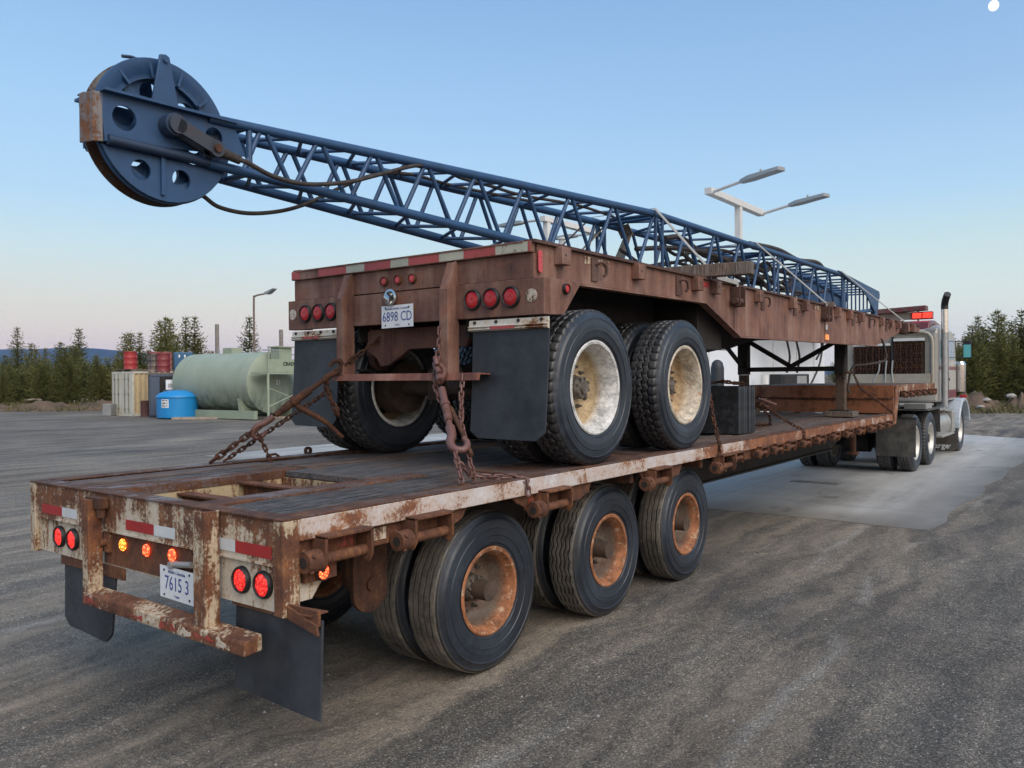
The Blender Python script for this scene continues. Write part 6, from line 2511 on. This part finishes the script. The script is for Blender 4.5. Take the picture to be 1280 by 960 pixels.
# blue round tank
p = Vector(pos(221.5, 37.6))
t = thing('poly_tank', 'bright blue round plastic tank with a domed lid and white label', 'tank', (p.x, p.y, 0))
bl = plain('poly_blue', (.012, .22, .52), .38, var=.06, scale=2, bump=.0)
b = MB()
b.lathe([(.04, .0001), (.04, .86), (.07, .89), (.30, .90), (.96, .90)], 56, (p.x, p.y, 0), 'Z')
b.build('body', bl, t)
b = MB()
b.lathe([(.965, .93), (1.0, .935), (1.03, .92), (1.16, .78), (1.24, .60), (1.29, .34), (1.31, .0001)], 56, (p.x, p.y, 0), 'Z')
b.build('lid', bl, t)
b = MB()
for a in (0, 2.1, 4.2):
    b.cyl((p.x + .6 * math.cos(a), p.y + .6 * math.sin(a), 0), (p.x + .6 * math.cos(a), p.y + .6 * math.sin(a), .05), .12, n=10)
b.build('feet', 'under', t)
lab = MB()
for k in range(8):
    a0 = -2.60 + .055 * k
    vs = []
    for a in (a0, a0 + .055):
        for z in (.50, .90):
            vs.append((p.x + .905 * math.cos(a), p.y + .905 * math.sin(a), z))
    lab.add(vs, [(0, 1, 3, 2)])
# label faces the camera: centre bearing from tank to camera, turned a little left
ang = math.atan2(-2.2 - p.y, 2.9 - p.x) - .62
lab = MB(); marks = MB()
for k in range(8):
    a0 = ang - .20 + .05 * k
    for (r, z0, z1, mm) in ((.9035, .52, .90, lab),):
        vs = [(p.x + r * math.cos(a), p.y + r * math.sin(a), z) for a in (a0, a0 + .05) for z in (z0, z1)]
        mm.add(vs, [(0, 1, 3, 2)])
    for z0, z1 in ((.82, .87), (.70, .76), (.62, .66), (.55, .59)):
        if (k * 7 + int(z0 * 100)) % 5 != 0 and 0 < k < 7:
            vs = [(p.x + .906 * math.cos(a), p.y + .906 * math.sin(a), z) for a in (a0, a0 + .04) for z in (z0, z1)]
            marks.add(vs, [(0, 1, 3, 2)])
lo = lab.build('label', white_tank, t)
marks.build('print', 'under', lo)

# green horizontal tank
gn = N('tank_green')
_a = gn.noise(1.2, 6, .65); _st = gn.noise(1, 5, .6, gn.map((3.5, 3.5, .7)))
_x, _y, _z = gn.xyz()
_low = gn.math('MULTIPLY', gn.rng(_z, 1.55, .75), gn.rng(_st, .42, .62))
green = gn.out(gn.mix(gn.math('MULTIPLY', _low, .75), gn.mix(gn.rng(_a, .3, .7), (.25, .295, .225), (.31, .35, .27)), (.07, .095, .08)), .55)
gpl = plain('green_paint', (.28, .325, .235), .6, var=.12, scale=3)
Rc = Vector((*pos(340, 36.4), 1.62)); _t = e1 * -.83 + e2 * .55; tax = Vector((_t.x, _t.y, 0)).normalized(); TL = 5.3; TR_ = 1.37
t = thing('green_fuel_tank', 'large pale green horizontal storage tank on saddles with an end platform', 'storage tank', (Rc.x + tax.x * TL / 2, Rc.y + tax.y * TL / 2, 0))
def axial(prof, n=72):
    b = MB()
    b.lathe(prof, n, (0, 0, 0), 'X')
    s = Vector((-tax.y, tax.x, 0))
    b.v = [tuple(Rc + tax * v[0] + s * v[1] + Vector((0, 0, v[2]))) for v in b.v]
    return b
head = [(-.20, .0001), (-.19, .35), (-.165, .75), (-.11, 1.08), (-.04, 1.28), (.0, TR_)]
b = axial(head + [(TL * .18, TR_), (TL * .5, TR_), (TL * .9, TR_), (TL, TR_), (TL + .04, 1.28), (TL + .11, 1.08), (TL + .165, .75), (TL + .19, .35), (TL + .2, .0001)])
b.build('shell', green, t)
for u in (.62, TL - .6):
    b = axial([(u - .03, TR_ + .004), (u + .03, TR_ + .004), (u + .03, TR_ + .012), (u - .03, TR_ + .012), (u - .03, TR_ + .004)])
    b.build('band', green, t)
s2 = Vector((-tax.y, tax.x, 0))
def GP(u, v, z): 
    p = Rc + tax * u + s2 * v
    return (p.x, p.y, z)
def gbox(b, u0, u1, v0, v1, z0, z1):
    vs = [GP(u, v, z) for u in (u0, u1) for v in (v0, v1) for z in (z0, z1)]
    b.add(vs, [(0, 1, 3, 2), (4, 6, 7, 5), (0, 4, 5, 1), (2, 3, 7, 6), (0, 2, 6, 4), (1, 5, 7, 3)])
for u in (.7, TL - .8):
    b = MB()
    pts = [(-1.15, .22), (1.15, .22), (1.25, .95)] + [(1.385 * math.sin(a), 1.62 - 1.385 * math.cos(a)) for a in [RAD(58 - 116 * i / 14) for i in range(15)]] + [(-1.25, .95)]
    vs = [GP(u + d, v, z) for d in (-.1, .1) for v, z in pts]
    m = len(pts)
    b.add(vs, [tuple(range(m)), tuple(range(2 * m - 1, m - 1, -1))] + [(i, (i + 1) % m, (i + 1) % m + m, i + m) for i in range(m)])
    b.build('saddle', gpl, t)
b = MB()
for v in (-1.25, 1.05):
    gbox(b, -.3, TL + .2, v, v + .2, .04, .40)
b.build('skid', gpl, t)
b = MB()
gbox(b, TL * .45, TL * .45 + .62, -.3, .3, 2.94, 3.22)
b.build('manway', gpl, t)
for u in (.3, .9, 1.6, 2.9, 3.8):
    b = MB()
    b.cyl(GP(u, -.1, 2.9), GP(u, -.1, 3.16 + .1 * (u % .5)), .035, n=8)
    b.cyl(GP(u, -.1, 3.1), GP(u + .15, -.1, 3.1), .03, n=8)
    b.build('vent', 'galv', t)
b = MB()
gbox(b, 2.2, 2.9, -1.05, -1.0, 2.45, 2.48)
# platform at the near end
pl = MB()
gbox(pl, -1.35, -.25, -1.1, 1.35, 1.98, 2.06)
pl.build('platform', gpl, t)
for u, v in ((-1.3, -1.05), (-1.3, 1.3), (-.3, -1.05)):
    b = MB()
    b.cyl(GP(u, v, 0), GP(u, v, 2.0), .055, n=12)
    b.build('platform_leg', gpl, t)
for (a_, c_) in (((-1.3, -1.05, .6), (-1.3, 1.3, 1.4)), ((-1.3, -1.05, 1.4), (-1.3, 1.3, .6)), ((-1.3, -1.05, .5), (-.3, -1.05, 1.3)), ((-1.3, -1.05, 1.35), (-.3, -1.05, .5))):
    b = MB()
    b.cyl(GP(*a_), GP(*c_), .022, n=8)
    b.build('cross_brace', gpl, t)
b = MB()
gbox(b, -1.36, -1.32, -1.1, 1.35, 2.07, 2.62)
b.build('platform_shield', gpl, t)
b = MB()
gbox(b, -.9, -.35, -.35, .35, 2.07, 3.15)
b.build('valve_box', gpl, t)
b = MB()
gbox(b, -1.0, -.25, -.45, .45, 3.151, 3.20)
b.build('valve_lid', gpl, t)
for k, v in enumerate((-.75, .6, 1.25)):
    b = MB()
    b.cyl(GP(-1.3, v, 2.06), GP(-1.3, v, 3.0 if k else 2.9), .025, n=8)
    b.build('rail_post', gpl, t)
b = MB()
b.cyl(GP(-1.3, .55, 3.0), GP(-1.3, 1.6, 3.0), .025, n=8)
b.cyl(GP(-1.3, -.75, 2.86), GP(-.3, -.75, 2.86), .02, n=8)
b.build('rail', 'galv', t)
rd = -tax
text_mb('21', .30, GP(-.24, -.15, 1.62), -s2, (0, 0, 1), .01, .008).build('lettering', white_tank, t)
text_mb('CRADIA', .22, GP(-1.37, .15, 2.42), -s2, (0, 0, 1), .01, .004).build('lettering', 'under', t)
b = MB()
vs = [GP(-1.38, v, z) for v, z in ((-.98, 2.55), (-.80, 2.62), (-.62, 2.30), (-.78, 2.24))]
b.add(vs + [(v[0], v[1], v[2]) for v in [GP(-1.40, v, z) for v, z in ((-.98, 2.55), (-.80, 2.62), (-.62, 2.30), (-.78, 2.24))]], [(0, 1, 2, 3), (7, 6, 5, 4), (0, 4, 5, 1), (1, 5, 6, 2), (2, 6, 7, 3), (3, 7, 4, 0)])
b.build('warning_sign', 'tape_pink', t)
b = MB()
p = Vector(pos(296, 36.4))
b.obox((p.x - .5, p.y), e1, e2, 2.6, .12, 0, .10)
tag(b.build('timber_kerb', plain('kerb_wood', (.34, .28, .22), .9, var=.3)), 'pale timber edging along the ground below the green tank', 'timber')

# evening air: thin blue haze over the whole scene
hz = bpy.data.materials.new('haze')
hz.use_nodes = True
hz.node_tree.nodes.clear()
ho = hz.node_tree.nodes.new('ShaderNodeOutputMaterial')
hv = hz.node_tree.nodes.new('ShaderNodeVolumePrincipled')
hv.inputs['Color'].default_value = (.36, .54, .98, 1)
hv.inputs['Density'].default_value = 5.5e-5
hz.node_tree.links.new(hv.outputs[0], ho.inputs['Volume'])
b = MB()
b.box(-9500, 9500, -9500, 9500, -33, 420)
tag(b.build('haze', hz, origin=(0, 0, 0)), 'thin blue evening haze over the far hills', 'haze', kind='stuff')
